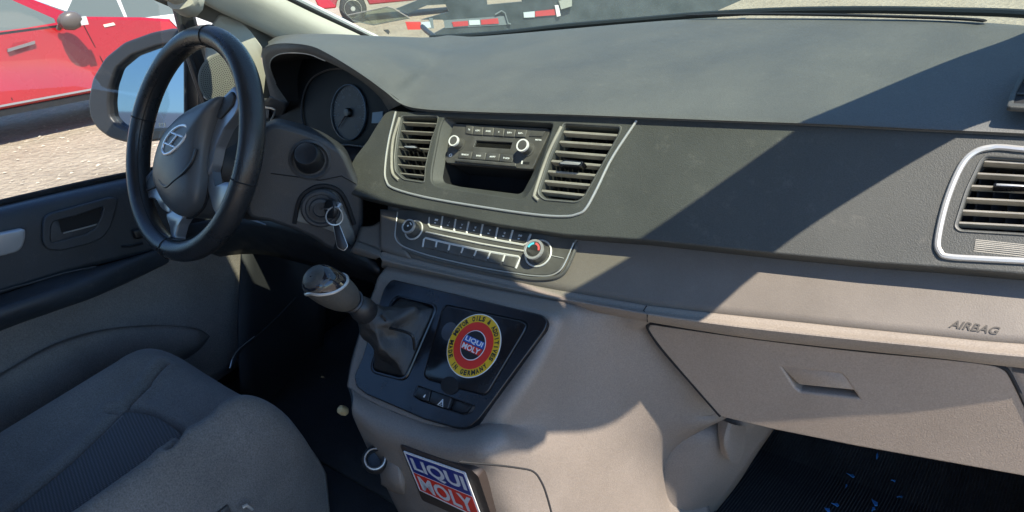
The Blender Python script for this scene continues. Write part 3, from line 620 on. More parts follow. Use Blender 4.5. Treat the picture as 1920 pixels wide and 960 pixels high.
# ================================================================== gear lever
gl_ = thing('gear_lever', 'gear lever with chrome rimmed knob and wrinkled leather boot', 'gear lever', K.hit(760, 640))
B0 = [np.array(K.uv(*p)) for p in [(752, 562), (782, 566), (812, 574), (817, 584), (792, 640), (766, 704), (752, 709), (708, 697), (704, 687), (722, 630), (740, 575)]]
b0 = [K.at(*p, -.004) for p in B0]
tip = [atY(683, 578, .60), atY(640, 545, .545)]
n_ = len(b0); axis0 = K.hit(762, 640, .0); tipc = atY(686, 585, .60)
rings = []
tdir = (atY(650, 557, .565)-tipc); tdir /= np.linalg.norm(tdir)
ta = np.cross(tdir, [0, 0, 1.]); ta /= np.linalg.norm(ta); tb = np.cross(ta, tdir)
N = 44
base = cr(b0, 4, True); N = len(base)
bc = np.mean(np.array(base), 0)
ph = [math.atan2((p-bc)@K.up, (p-bc)@K.h) for p in base]
tipr = [tipc+.017*(ta*math.cos(a)*-1+tb*math.sin(a)) for a in ph]
best = min(range(N), key=lambda s: sum(np.linalg.norm((base[i]-bc)/np.linalg.norm(base[i]-bc)-(tipr[(i+s) % N]-tipc)/.017) for i in range(N)))
for k in range(25):
    t = k/24; e = t**.75; ctr = bc*(1-t)+tipc*t+np.array([0, -.012, .006])*math.sin(math.pi*t)
    rg = []
    for i in range(N):
        d0 = base[i]-bc; d1 = tipr[(i+best) % N]-tipc
        d = d0*(1-e)**1.2+d1*(1-(1-e)**1.2)
        f1 = 1-2*abs(math.sin(1.5*ph[i]+3.2*t+.6)); f2 = 1-2*abs(math.sin(2.5*ph[i]-4.5*t+1.9)); f3 = 1-2*abs(math.sin(4*ph[i]+9*t))
        w = 1+math.sin(math.pi*min(t*1.05, 1))*(.13*f1+.10*f2+.05*f3)
        if t < .15: w *= 1+.10*math.sin(math.pi*t/.15)
        rg.append(ctr+d*w)
    rings.append(rg)
V, Fc = loft(rings, 1, 1, closed=True, smooth_v=False); BOOTM = mat('boot_leather', (.013, .0135, .014), .5, bump=.6, scale=420, var=.2, vscale=14)
subsurf(pyd('boot', V, Fc, BOOTM, gl_, sharp=80))
# pleats of the boot
for q in ([(724, 615), (735, 616), (762, 623), (774, 632), (777, 655)], [(735, 632), (752, 652), (762, 668)], [(716, 590), (722, 600), (724, 612)]):
    pyd('pleat', *tube(cr([atY(x, y, .612+.0002*(y-600)) for x, y in q], 4), .0022, 6), BOOTM, gl_)
pc = tipc+tdir*.0
lp = [(.0165, -.006), (.0185, 0), (.0185, .010), (.0165, .020), (.0125, .026), (.0085, .030), (.0085, .040), (.0115, .042), (.0115, .050), (.008, .054)]
pyd('neck', *lathe(pc, tdir, lp, 28), BLK, gl_)
pyd('collar', *lathe(pc+tdir*.036, tdir, [(.009, 0), (.0165, .001), (.0175, .004), (.0155, .006), (.009, .007)], 28), BLK, gl_)
# knob: stations along its axis from the neck to the cap
k0, k1 = atY(660, 565, .575), atY(585, 520, .515)
kd = (k1-k0); kl = np.linalg.norm(kd); kd /= kl; ka = np.cross(kd, [0, 0, 1.]); ka /= np.linalg.norm(ka); kb = np.cross(ka, kd)
st2 = [(-.004, .009, .009), (.0, .0135, .0135), (.012, .0210, .0200), (.030, .0265, .0240), (.050, .0278, .0252), (.066, .0268, .0245), (.077, .0235, .0222), (.084, .0175, .0165), (.0885, .009, .009), (.0895, .001, .001)]
def kring(h, ra, rb, n=32): return [k0+kd*h+ka*ra*math.cos(2*math.pi*i/n)+kb*rb*math.sin(2*math.pi*i/n) for i in range(n)]
V, Fc = loft([kring(*s_) for s_ in st2], 1, 4, closed=True); pyd('knob', V, Fc, mat('knob_leather', (.060, .058, .052), .5, bump=.6, scale=380, var=.15, vscale=20, grain=.1), gl_, 'dark leather grained grip', 80)
def kpt(h, a, sc_=1.03):
    ra = np.interp(h, [s_[0] for s_ in st2], [s_[1] for s_ in st2])*sc_; rb = np.interp(h, [s_[0] for s_ in st2], [s_[2] for s_ in st2])*sc_
    return k0+kd*h+ka*ra*math.cos(a)+kb*rb*math.sin(a)
ringh = lambda a: .056-.021*math.sin(a+.25)-.003*math.cos(2*a)
pyd('chrome_band', *tube([kpt(ringh(a), a, 1.01) for a in np.linspace(0, 2*math.pi, 49)[:-1]], .0024, 8, True), CHROME, gl_)
capr = [[kpt(ringh(a)+(.0890-ringh(a))*t, a, 1.025) for a in np.linspace(0, 2*math.pi, 33)[:-1]] for t in np.linspace(.05, 1, 8)]
V, Fc = loft(capr, 1, 2, closed=True); Fc.append(tuple(len(V)-32+i for i in range(32)))
pyd('glossy_cap', V, Fc, mat('cap_gloss', (.010, .012, .018), .08, spec=.5, coat=.5), gl_, 'shiny black top reflecting the sky', 80)
# ================================================================== radio
RZ = -.012
RF = Plane(U.at(0, 0, RZ), U.h, U.n)
radio = thing('car_radio', 'single height black car radio with two knobs above an empty pocket', 'radio', RF.hit(935, 275))
RFACE = [(854, 233), (1027, 242), (1030, 246), (997, 316), (838, 304), (836, 300), (850, 236)]
RPL = mat('radio_plastic', (.080, .077, .070), .42, bump=.2, scale=900, var=.25, vscale=40)
prism('housing', RF, RF.uvs([(856, 235), (1026, 244), (995, 315), (840, 303)]), -.06, -.004, BLKM, radio)
bw = [(874.5, 234.5), (889.5, 237), (908, 238.5), (928, 239.5), (947.5, 241.5), (968.5, 243), (990, 244)]
bb = [(873.5, 251), (887, 253.5), (906, 254.5), (926, 255.5), (945.5, 257), (966, 258), (986, 258.5)]
disp = [(892, 262), (962, 266), (957, 280.5), (886.5, 276)]
face = fill('faceplate', RF, [rpoly(RF.uvs(RFACE), .002, 3), rpoly(RF.uvs(disp), .001, 2)], -.010, 0, RPL, radio, .0012)
prism('display', RF, RF.uvs([(889, 260), (964, 264), (959, 282), (884, 278)]), -.006, -.004, mat('lcd_glass', (.025, .024, .02), .25), radio)
LET = mat('button_print', (.80, .81, .79), .6)
def button(pl, quad, parent, word=None, z=.0022, m=RPL, h=.0026, grow=.96, low=-.002, name='button'):
    q = pl.uvs(quad); c = np.mean(np.array(q), 0)
    b = pad(name, pl, rpoly([c+(np.array(p)-c)*grow for p in q], .0012, 3), low, z, m, parent, .0010)
    if word:
        w = np.linalg.norm(np.array(q[1])-np.array(q[0]))
        text('lettering', word, pl, c, h, LET, b, z+.0004, ang=math.atan2(*(np.array(q[1])-np.array(q[0]))[::-1]), w=min(w*.62, h*.85*len(word)), bold=.03)
    return b
for i, wd in enumerate(['TA', 'LOFT', 'MODE', 'A', 'S/F+', 'S/F-']):
    button(RF, [bw[i], bw[i+1], bb[i+1], bb[i]], radio, wd)
lw = [(862.5, 283), (888, 285), (914, 287), (940, 289), (966, 292)]
lb = [(860, 297.5), (885, 299.5), (911, 301.5), (937, 303.5), (962, 306.5)]
for i, wd in enumerate(['SEARCH', 'BAND', 'AF/PT', 'D-SCN']):
    button(RF, [lw[i], lw[i+1], lb[i+1], lb[i]], radio, wd, .003)
button(RF, [(997, 245), (1024, 246.5), (1017, 257), (991, 256.5)], radio, None, .0015)
pad('cd_flap', RF, rpoly(RF.uvs([(857, 299), (970, 308), (969, 314), (855, 304.5)]), .001, 2), -.002, .005, RPL, radio, .001)
text('lettering', 'METER', RF, RF.uv(1010, 262.5), .0022, LET, face, .0006, w=.011, bold=.03)
def knob(pl, c, r, hgt, parent, ringr=.0022, segs=32, name='knob', colr=None, m=RPL, bcoll=1.22):
    o = pl.at(*c, 0)
    k = pyd(name, *lathe(o, pl.n, [(r*bcoll, -.001), (r*bcoll, .0012), (r*1.02, .0016), (r*1.0, hgt-.001), (r*.92, hgt)], segs, pl.h), m, parent)
    pyd('knob_ring', *lathe(o, pl.n, [(r*1.0, hgt-.004), (r*1.04, hgt-.002), (r*1.0, hgt+.0004), (r*.80, hgt+.0004), (r*.74, hgt-.0006)], segs, pl.h, cap=False), colr or CHROME, k)
    return k
LRING = mat('knob_ring_white', (.72, .71, .68), .35)
HK = .017
knob(RF, RF.uv(850, 263.5, HK), .0088, HK, radio, colr=LRING)
knob(RF, RF.uv(979, 272, HK), .0098, HK, radio, colr=LRING)
pyd('headphone_jack', *lathe(RF.hit(845, 291.5), RF.n, [(.0028, 0), (.0028, .0012), (.0018, .0012), (.0016, -.002)], 20), LET, radio)
prism('usb_slot', RF, RF.uvs([(979, 303), (993, 304), (992, 308), (978, 307)]), .0, .0008, BLKM, radio)
prism('usb_edge', RF, RF.uvs([(978.5, 301.5), (981, 302), (980, 308), (977.5, 308)]), .0005, .0012, LRING, radio)

# ================================================================== heater control unit
AP = Plane(A.at(0, 0, .003), A.h, A.n)
hv = thing('heater_control', 'black heater control strip with two round knobs and two rows of keys', 'heater control', AP.hit(905, 450))
HP = [(748, 394), (900, 408), (1082, 445), (1074, 458), (1060, 487), (1048, 505), (1028, 514), (1000, 514), (967, 509), (924, 502), (872, 492), (809, 477), (765, 463), (750, 453), (743, 440), (742, 425)]
HPL = mat('heater_plastic', (.085, .082, .074), .38, bump=.15, scale=900, var=.2, vscale=30)
hp = fill('panel', AP, [rpoly(AP.uvs(HP), .003, 3)], -.010, .001, HPL, hv, .002)
edge = [(746, 398), (742, 432), (742, 446), (749, 457), (765, 466), (809, 480.5), (872, 495.5), (924, 506), (967, 513), (1000, 517.5), (1030, 517.5), (1050, 508), (1062, 489), (1076, 456)]
pyd('panel_edge', *tube(cr([AP.at(*p, .0012) for p in AP.uvs(edge)], 5), .0011, 8), CHROME, hv)
edge2 = [(755, 466), (809, 484.5), (872, 499.5), (924, 510.5), (967, 518), (1004, 523), (1036, 521), (1056, 511), (1068, 491), (1081, 459)]
pyd('outer_lip', *tube(cr([AP.at(*p, -.001) for p in AP.uvs(edge2)], 5), .0030, 8), HPL, hv)
tops = [(806, 398), (832, 404), (856.5, 409), (881, 414), (907, 420), (935, 426), (963, 431), (1000, 437)]
bots = [(806, 424.5), (828, 429), (852.5, 433.5), (876, 438), (902, 443), (930, 448.5), (957, 453), (985, 458)]
sy = ['o', '/', 'v', 'U', 'v', 'u', 'm']
for i in range(7):
    button(AP, [tops[i], tops[i+1], bots[i+1], bots[i]], hv, None, .0028, HPL, grow=.90)
    c = (np.array(tops[i])+np.array(tops[i+1]))*.5*.30+(np.array(bots[i])+np.array(bots[i+1]))*.5*.70
    u = AP.uv(*c)
    text('lettering', ['-', '/', 'v', 'u', 'v', 'u', 'oo'][i], AP, (u[0]+.001, u[1]+.005), .0032, WHITE, hp, .0034, bold=.03)
    prism('key_light', AP, [(u[0]-.0015, u[1]-.0008), (u[0]+.0015, u[1]-.0008), (u[0]+.0015, u[1]+.0008), (u[0]-.0015, u[1]+.0008)], .0028, .0032, LET, hp)
def line(pts, r, m=CHROME, z=.0018, nm='trim_line'): return pyd(nm, *tube([AP.at(*p, z) for p in AP.uvs(pts)], r, 6, flat=.7), m, hv)
LN = mat('trim_line_silver', (.60, .585, .55), .4, .15)
line([(807, 408), (805, 422), (808, 426), (828, 430.5), (876, 440), (930, 450.5), (983, 460), (989, 457), (996, 440)], .0019, LN)
for i in range(1, 7): line([tops[i], bots[i]], .0019, LN)
line([(800, 435.5), (850, 446.5), (900, 457), (950, 466), (984, 471.5)], .0019, LN)
bt = [(797, 447), (820.5, 453), (845, 458.5), (870, 464), (895, 469), (920.5, 474), (948, 478.5), (975, 483)]
bo = [(794, 465.5), (817.5, 470), (841, 476), (864, 481), (888, 486.5), (913, 492), (941, 498), (968, 504)]
for i in range(7): button(AP, [bt[i], bt[i+1], bo[i+1], bo[i]], hv, None, .0026, HPL, grow=.90)
line([(794, 464), (796, 450), (799, 447), (845, 458), (895, 468.5), (948, 478), (973, 482), (976, 485), (968, 504)], .0019, LN)
for i in range(1, 7): line([bt[i], ((bt[i][0]+bo[i][0]*2)/3, (bt[i][1]+bo[i][1]*2)/3)], .0019, LN)
line([(1030, 479), (1058, 485)], .0006, LN)
HK2 = .019
k1_ = knob(AP, AP.uv(765, 423.5, HK2), .0118, HK2, hv, m=HPL, bcoll=1.35)
k2_ = knob(AP, AP.uv(1000, 467, HK2), .0150, HK2, hv, m=HPL, bcoll=1.30)
for kk, cpx, r in ((k1_, (765, 423.5), .0118), (k2_, (1000, 467), .0150)):
    cc = AP.uv(*cpx, HK2)
    pyd('base_ring', *tube([AP.at(*p, .002) for p in circ(cc, r*1.36, 40)], .0014, 6, True), LN, kk)
    pyd('knob_face', *lathe(AP.at(*cc, HK2-.0006), AP.n, [(r*.76, 0), (r*.76, .0006)], 28), HPL, kk)
cc = AP.uv(765, 423.5, HK2)
prism('knob_mark', AP, circ(cc, .0016, 10), HK2+.0002, HK2+.0006, WHITE, k1_)
pyd('power_arc', *tube([AP.at(cc[0]+.006*math.cos(a), cc[1]+.006*math.sin(a), HK2+.0002) for a in np.linspace(.3, 1.3, 8)], .0007, 5), WHITE, k1_)
cc = AP.uv(1000, 467, HK2)
def arcband(a0, a1, m, nm):
    V, Fc = [], []; n = 14
    for k in range(n+1):
        a = a0+(a1-a0)*k/n
        for r, z in ((.0072, .0001), (.0104, .0001), (.0104, .0006), (.0072, .0006)): V.append(AP.at(cc[0]+r*math.cos(a), cc[1]+r*math.sin(a), HK2+z))
    for k in range(n):
        for j in range(4): Fc.append((k*4+j, k*4+(j+1) % 4, k*4+4+(j+1) % 4, k*4+4+j))
    Fc += [(0, 1, 2, 3), tuple(n*4+j for j in (3, 2, 1, 0))]
    pyd(nm, V, Fc, m, k2_)
arcband(math.radians(170), math.radians(100), mat('cold_blue', (.10, .52, .62), .5), 'cold_arc')
arcband(math.radians(85), math.radians(-5), mat('warm_red', (.62, .10, .09), .5), 'warm_arc')

# ================================================================== steering wheel
T = math.radians(23.5)
WN = np.array([0, -math.cos(T), math.sin(T)])
WP = Plane(CAM+np.array([-1.229, .600, -.264]), (1, 0, 0), WN)
whl = thing('steering_wheel', 'black leather steering wheel turned a little, with an oval silver badge on the hub', 'steering wheel', WP.o)
RAD = .1775
V = []; Fc = []; NS, NT = 96, 16
for i in range(NS):
    a = 2*math.pi*i/NS
    for k in range(NT):
        q = 2*math.pi*k/NT; rr = RAD+.0175*math.cos(q); V.append(WP.at(rr*math.cos(a), rr*math.sin(a), .0205*math.sin(q)))
for i in range(NS):
    for k in range(NT): Fc.append((i*NT+k, ((i+1) % NS)*NT+k, ((i+1) % NS)*NT+(k+1) % NT, i*NT+(k+1) % NT))
rim = pyd('rim', V, Fc, LEATHER, whl, sharp=180)
def seam(a, nm='rim_seam'):
    pts = []
    for k in range(24):
        q = 2*math.pi*k/24; rr = RAD+.0177*math.cos(q); pts.append(WP.at(rr*math.cos(a), rr*math.sin(a), .0207*math.sin(q)))
    pyd(nm, *tube(pts, .0011, 4, True), BLKM, rim)
def ang_at(x, y): u = WP.uv(x, y); return math.atan2(u[1], u[0])
for p in ((396, 62), (268, 222), (465, 345), (318, 478)): seam(ang_at(*p))
st = [WP.at((RAD-.0165)*math.cos(a), (RAD-.0165)*math.sin(a), .009) for a in np.linspace(0, 2*math.pi, 97)[:-1]]
pyd('rim_stitching', *tube(st, .0010, 4, True), BLKM, rim)
# hub cover: rings from the edge up to the crown
HUB = [(418, 181), (408, 212), (397, 245), (389, 280), (384, 320), (380, 355), (372, 385), (356, 402), (341, 406), (326, 397), (309, 377), (297, 352), (293, 330), (297, 300), (308, 264), (322, 240), (345, 216), (372, 199), (398, 187)]
hb = [np.array(p) for p in WP.uvs(HUB, -.002)]; hc = np.mean(hb, 0)
def hring(s, z): return [WP.at(*(hc+(p-hc)*s), z) for p in hb]
V, Fc = loft([hring(.99, -.050), hring(1.0, -.030), hring(1.0, -.008), hring(.985, .001), hring(.93, .008), hring(.75, .017), hring(.45, .023), hring(.15, .025), hring(.01, .025)], 3, 3, closed=True)
hub = pyd('hub_cover', V, Fc, WHEELP, whl, 'satin airbag cover', 70)
def hz(u, v):
    d = np.linalg.norm(np.array([u, v])-hc); return .0245-.0075*min(d/.065, 1.3)**2
def on_hub(pts, dz=.0): return [WP.at(*(lambda q: (q[0], q[1], hz(*q)+dz))(WP.uv(x, y, .018))) for x, y in pts]
pyd('hub_crease', *tube(cr(on_hub([(300, 338), (308, 348), (316, 350), (330, 340), (350, 322), (362, 303), (368, 280)], .0002), 6), .0030, 8), mat('hub_crease', (.02, .022, .026), .4), hub)
pyd('hub_gap', *tube(cr([WP.at(*(hc+(p-hc)*1.012), -.012) for p in hb], 3, True), .0022, 6, True), BLKM, hub)
# badge: oval ring with slanted strokes
BC = np.array(WP.uv(328.5, 262.5, .022)); ea, eb = np.array(WP.uv(347, 236, .022)), np.array(WP.uv(311, 289, .022))
ax1 = (ea-eb)/2; e2a, e2b = np.array(WP.uv(316, 255, .022)), np.array(WP.uv(341, 270, .022)); ax2 = (e2a-e2b)/2
def bpt(s, t, z=.0015): q = BC+ax1*s+ax2*t; return WP.at(q[0], q[1], hz(*q)+z)
n_ = 40
BADGE = mat('badge_chrome', (.80, .81, .82), .25, .5)
pyd('badge_ring', *tube([bpt(math.cos(a), math.sin(a)) for a in np.linspace(0, 2*math.pi, n_+1)[:-1]], .0024, 8, True), BADGE, hub)
def stroke(pts): pyd('badge_stroke', *tube([bpt(*p) for p in pts], .0030, 8, flat=.6), BADGE, hub)
stroke([(-.42, .74), (-.30, -.80)]); stroke([(.30, .80), (.42, -.74)]); stroke([(-.36, .02), (.36, .0)])
pyd('badge_field', [bpt(.97*math.cos(a), .97*math.sin(a), -.0005) for a in np.linspace(0, 2*math.pi, 33)[:-1]], [tuple(range(32))], mat('badge_black', (.01, .01, .012), .3), hub)
def small(body, px, h, w):
    u = np.array(WP.uv(*px, .016)); text('lettering', body, WP, u, h, mat('faint_print', (.012, .013, .015), .5), hub, hz(*u)+.0006, ang=math.radians(30), w=w, bold=.02)
small('SRS', (337, 352), .005, .012); small('AIRBAG', (340, 361), .005, .024)
# spokes
SPK = mat('spoke_satin', (.30, .32, .35), .30, .6)
def spoke(px, z0, z1, m=SPK, nm='spoke', r=.004):
    return pad(nm, WP, rpoly(WP.uvs(px, z1), r, 3), z0, z1, m, whl, .004)
s1 = spoke([(300, 308), (283, 318), (272, 330), (266, 352), (267, 376), (282, 371), (292, 373), (303, 392), (318, 402), (325, 360)], -.020, -.004)
pad('switch_pad', WP, rpoly(WP.uvs([(297, 318), (283, 326), (274, 343), (272, 360), (293, 351), (298, 345)], -.002), .003, 3), -.006, -.001, SHROUD, s1, .002)
sr = spoke([(400, 200), (418, 180), (438, 160), (450, 175), (447, 200), (440, 215), (420, 240), (404, 275), (397, 310), (388, 330), (384, 300), (392, 250)], -.024, -.006)
pad('switch_pad', WP, rpoly(WP.uvs([(420, 186), (436, 171), (441, 180), (437, 198), (413, 224), (407, 222)], -.004), .003, 3), -.008, -.002, SHROUD, sr, .002)
spoke([(325, 392), (345, 404), (335, 420), (328, 446), (340, 468), (312, 466), (320, 446), (318, 425), (309, 400)], -.022, -.004)
spoke([(388, 320), (394, 300), (398, 330), (402, 350), (425, 340), (440, 345), (430, 385), (405, 405), (398, 392), (388, 355)], -.026, -.010)
pyd('wheel_boss', *lathe(WP.at(hc[0], hc[1], -.03), -WN, [(.062, 0), (.070, .02), (.062, .05), (.05, .09)], 32), BLK, whl)

# ================================================================== steering column with ignition
colm = thing('steering_column', 'black plastic steering column shroud with a round plug and ignition lock', 'steering column', atY(590, 330, .74))
# right flank of the shroud: a plane turned towards the passenger
S = Plane(atY(600, 340, .72), (.62, .78, .06), np.cross((.62, .78, .06), (-.08, -.12, 1)))
if S.n @ _f > 0: S.n = -S.n; S.up = np.cross(S.n, S.h)
SF = [(498, 250), (515, 240), (560, 251), (600, 266), (640, 292), (652, 320), (665, 345), (672, 372), (672, 430), (660, 470), (620, 462), (590, 440), (552, 424), (505, 408), (470, 404), (470, 300)]
HOLE = [(560, 370), (575, 356), (600, 350), (630, 354), (648, 370), (656, 400), (653, 440), (648, 468), (610, 440), (552, 418)]
fill('shroud', S, [rpoly(S.uvs(SF), .012, 4)], -.05, 0, SHROUD, colm, .008)
V, Fc = loft([[S.hit(x, y, -.01) for x, y in [(470, 300), (498, 252), (515, 240), (560, 251), (600, 266), (640, 292)]], [S.hit(x, y, -.06) for x, y in [(460, 300), (490, 256), (510, 242), (556, 252), (598, 268), (640, 294)]], [S.hit(x, y, -.16) for x, y in [(430, 300), (460, 270), (490, 258), (530, 262), (590, 280), (640, 300)]]], 4, 3)
pyd('shroud_top', V, Fc, SHROUD, colm)
pyd('shroud_core', *lathe(WP.at(hc[0], hc[1], -.07), -WN, [(.060, 0), (.085, .02), (.090, .06), (.085, .16), (.06, .26)], 28), SHROUD, colm)
pyd('shroud_joint', *tube([S.at(*p, .0008) for p in S.uvs([(508, 325), (560, 332), (600, 338), (640, 330), (668, 345)])], .0009, 5), BLKM, colm)
# plug on the flank
pc_ = S.uv(581, 300)
rec = pyd('plug_recess', *lathe(S.at(*pc_, .0), S.n, [(.034, -.002), (.034, .002), (.030, .0035), (.0265, .001), (.0265, -.002)], 32, S.h), SHROUD, colm)
pdir = S.hit(572, 286, .03)-S.at(*pc_, 0); pdir /= np.linalg.norm(pdir)
pyd('round_plug', *lathe(S.at(*pc_, 0), pdir, [(.024, 0), (.022, .02), (.0195, .030), (.0175, .032), (.0165, .0315), (.001, .0312)], 32), BLK, colm)
# ignition lock
ic = S.uv(602, 388)
pad('lock_surround', S, rpoly(S.uvs([(555, 414), (566, 376), (585, 359), (605, 354), (628, 360), (640, 380), (668, 445), (660, 470), (640, 440), (600, 424)]), .006, 4), -.004, .004, mat('lock_surround', (.17, .17, .155), .5, bump=.2, var=.2, vscale=30), colm, .002)
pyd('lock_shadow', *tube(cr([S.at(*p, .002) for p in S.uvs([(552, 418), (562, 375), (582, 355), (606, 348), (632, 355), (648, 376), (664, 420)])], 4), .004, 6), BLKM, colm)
lk = pyd('lock_ring', *lathe(S.at(*ic, .004), S.n, [(.033, 0), (.033, .006), (.030, .009), (.026, .009), (.024, .006), (.019, .006), (.018, .012), (.013, .013), (.012, .009), (.001, .008)], 40, S.h, cap=False), SHROUD, colm)
kd0 = S.hit(608, 391, .010); kd1 = S.hit(628, 392, .055)
key = thing('ignition_key', 'car key with black head in the ignition, carrying a split ring', 'key', kd0)
kdv = kd1-kd0; kL = np.linalg.norm(kdv); kdv /= kL
pyd('key_blade', *tube([kd0-kdv*.01, kd0+kdv*.012], .004, 8, flat=.35), SILVER, key)
KP = Plane(kd0+kdv*.012, kdv, np.cross(kdv, (0.1, 0.2, 1)))
fill('key_head', KP, [rpoly([(0, -.007), (.012, -.014), (.036, -.013), (.042, 0), (.036, .013), (.012, .014), (0, .007)], .006, 4), circ((.034, 0), .003, 12)], -.004, .004, BLK, key, .002)
pyd('key_inlay', *tube([KP.at(.012, 0, .0045), KP.at(.024, 0, .0045)], .003, 8, flat=.4), SILVER, key)
rcx = S.hit(627, 405, .062)
ringn = _f*-1
rp_ = Plane(rcx, _r, -_f)
kr = thing('key_ring', 'thin steel split ring hanging from the ignition key', 'key ring', rcx)
pyd('ring', *tube([rp_.at(.0135*math.cos(a), .0145*math.sin(a), .003*math.sin(2*a)) for a in np.linspace(0, 2*math.pi, 41)[:-1]], .0012, 6, True), CHROME, kr)
pyd('ring_link', *tube([rp_.at(.006, .012, .002), rp_.at(.009, .018, -.002), rp_.at(.004, .020, -.006)], .0035, 6), SILVER, kr)
tg = thing('key_tag', 'long dark key tag with silver edge hanging below the ignition', 'key tag', S.hit(640, 440, .06))
TP = Plane(S.hit(638, 440, .058), _r, -_f)
tq = [np.array(TP.uv(*p)) for p in [(625, 420), (636, 421), (652, 462), (645, 470), (633, 464)]]
pad('tag_body', TP, rpoly(tq, .003, 3), -.002, .002, BLK, tg, .001)
pyd('tag_edge', *tube([TP.at(*p, 0) for p in rpoly(tq, .003, 3)], .0010, 5, True), CHROME, tg)
pyd('tag_strap', *tube([TP.at(*TP.uv(627, 414)), TP.at(*TP.uv(630, 422))], .002, 5), BLK, tg)
# ================================================================== driver's door
door = thing('driver_door', 'closed driver door with dark upper panel, silver grab handle and grey lower cloth', 'door', (-.88, .35, .35))
sill = Xs([(-700, 525), (-300, 455), (0, 389), (120, 361), (245, 334), (330, 316), (420, 300)], -.86)
sill = [np.array([-.86, p[1], 1.0165]) if False else p for p in sill]
def px(pts): return [atX(*p) for p in pts]
r_a = px([(-700, 528, -.90), (-300, 458, -.90), (0, 387, -.90), (120, 359, -.90), (245, 332, -.90), (420, 298, -.90)])
r_b = px([(-700, 540, -.86), (-300, 466, -.86), (0, 396, -.86), (120, 368, -.86), (245, 341, -.86), (420, 306, -.86)])
r_c = px([(-700, 590, -.845), (-300, 500, -.845), (0, 428, -.845), (120, 396, -.845), (245, 370, -.845), (420, 335, -.845)])
r_d = px([(-700, 680, -.84), (-300, 585, -.84), (0, 500, -.84), (120, 468, -.84), (245, 436, -.84), (420, 400, -.84)])
r_e = px([(-700, 760, -.84), (-300, 640, -.84), (0, 551, -.84), (120, 512, -.84), (210, 490, -.84), (420, 440, -.84)])
V, Fc = loft([r_a, r_b, r_c, r_d, r_e], 6, 5)
solid(pyd('upper_trim', V, Fc, DOORD, door), .02)
pyd('glass_seal', *tube(cr([p+np.array([-.01, 0, .004]) for p in r_a], 4), .007, 8), BLKM, door)
# arm rest: bulging shelf
a0 = px([(-700, 770, -.835), (-300, 648, -.835), (0, 553, -.835), (100, 520, -.835), (180, 500, -.835), (260, 478, -.835), (330, 455, -.83)])
a1 = px([(-700, 800, -.80), (-300, 668, -.80), (0, 568, -.80), (100, 535, -.80), (180, 508, -.805), (260, 480, -.82), (335, 460, -.83)])
a2 = px([(-700, 830, -.775), (-300, 690, -.775), (0, 582, -.775), (100, 549, -.775), (180, 525, -.785), (265, 490, -.81), (335, 470, -.83)])
a3 = px([(-700, 870, -.775), (-300, 725, -.775), (0, 605, -.775), (100, 570, -.775), (180, 545, -.785), (260, 512, -.81), (330, 480, -.83)])
a4 = px([(-700, 890, -.80), (-300, 740, -.80), (0, 620, -.80), (100, 584, -.80), (180, 556, -.80), (260, 520, -.82), (325, 488, -.83)])
a5 = px([(-700, 890, -.84), (-300, 740, -.84), (0, 618, -.84), (100, 582, -.84), (180, 552, -.84), (260, 514, -.84), (320, 480, -.84)])
V, Fc = loft([a0, a1, a2, a3, a4, a5], 6, 5); pyd('arm_rest', V, Fc, DOORD, door)
# lower cloth
l0 = px([(-700, 880, -.835), (-300, 735, -.835), (0, 612, -.835), (100, 575, -.835), (200, 538, -.835), (300, 478, -.835), (380, 430, -.83), (455, 400, -.80)])
l1 = px([(-700, 1000, -.84), (-300, 830, -.84), (0, 660, -.84), (100, 615, -.84), (210, 570, -.84), (330, 520, -.84), (410, 480, -.83), (480, 450, -.80)])
l2 = px([(-700, 1100, -.83), (-300, 900, -.83), (0, 720, -.83), (110, 680, -.83), (230, 640, -.83), (350, 600, -.83), (440, 560, -.82), (520, 520, -.80)])
l3 = px([(-700, 1400, -.82), (-300, 1150, -.82), (0, 900, -.82), (110, 850, -.82), (230, 800, -.82), (360, 740, -.82), (450, 680, -.82), (540, 620, -.80)])
V, Fc = loft([l0, l1, l2, l3], 6, 5); solid(pyd('cloth_panel', V, Fc, DOORG, door), .01)
# map pocket, a long bulge
def bulge():
    top_ = [(-300, 800), (-100, 745), (0, 700), (80, 655), (160, 625), (240, 612), (320, 610), (370, 616), (392, 628)]
    lowr = [(-300, 1100), (-100, 1000), (0, 900), (80, 830), (160, 770), (240, 725), (320, 690), (370, 660), (394, 632)]
    rws = []
    for t, X in ((0, -.825), (.04, -.80), (.2, -.79), (.5, -.785), (.8, -.79), (1, -.82)):
        r = []
        for i, (a, b) in enumerate(zip(top_, lowr)):
            p = np.array(a)*(1-t)+np.array(b)*t; xx = X if i < 8 else X*.3-.825*.7
            r.append(atX(p[0], p[1], xx))
        rws.append(r)
    return loft(rws, 5, 4)
pyd('map_pocket', *bulge(), DOORG, door)
# inner release handle
DP = Plane(atX(150, 420, -.834), (0, 1, -.02), (1, 0, .05))
def dpad(nm, pxs, r, z0, z1, m, par, rr=.003, lab=None): return pad(nm, DP, rpoly(DP.uvs(pxs), r, 4), z0, z1, m, par, rr, lab)
ho = [(82, 424), (84, 410), (92, 403), (140, 390), (205, 372), (218, 374), (214, 392), (204, 425), (190, 444), (165, 455), (115, 467), (92, 466), (82, 456)]
hi = [(92, 425), (97, 413), (145, 401), (190, 385), (196, 388), (190, 410), (180, 428), (160, 441), (115, 453), (95, 457), (91, 450)]
hf = fill('handle_bezel', DP, [rpoly(DP.uvs(ho), .006, 4), rpoly(DP.uvs(hi), .005, 4)], -.004, .004, DOORD, door, .003)
pyd('handle_cup', *walls([DP.at(*p, .001) for p in rpoly(DP.uvs(hi), .005, 4)], [DP.at(*(np.array(p)*1.0), -.0030) for p in rpoly(DP.uvs(hi), .005, 4)]), BLKM, door)
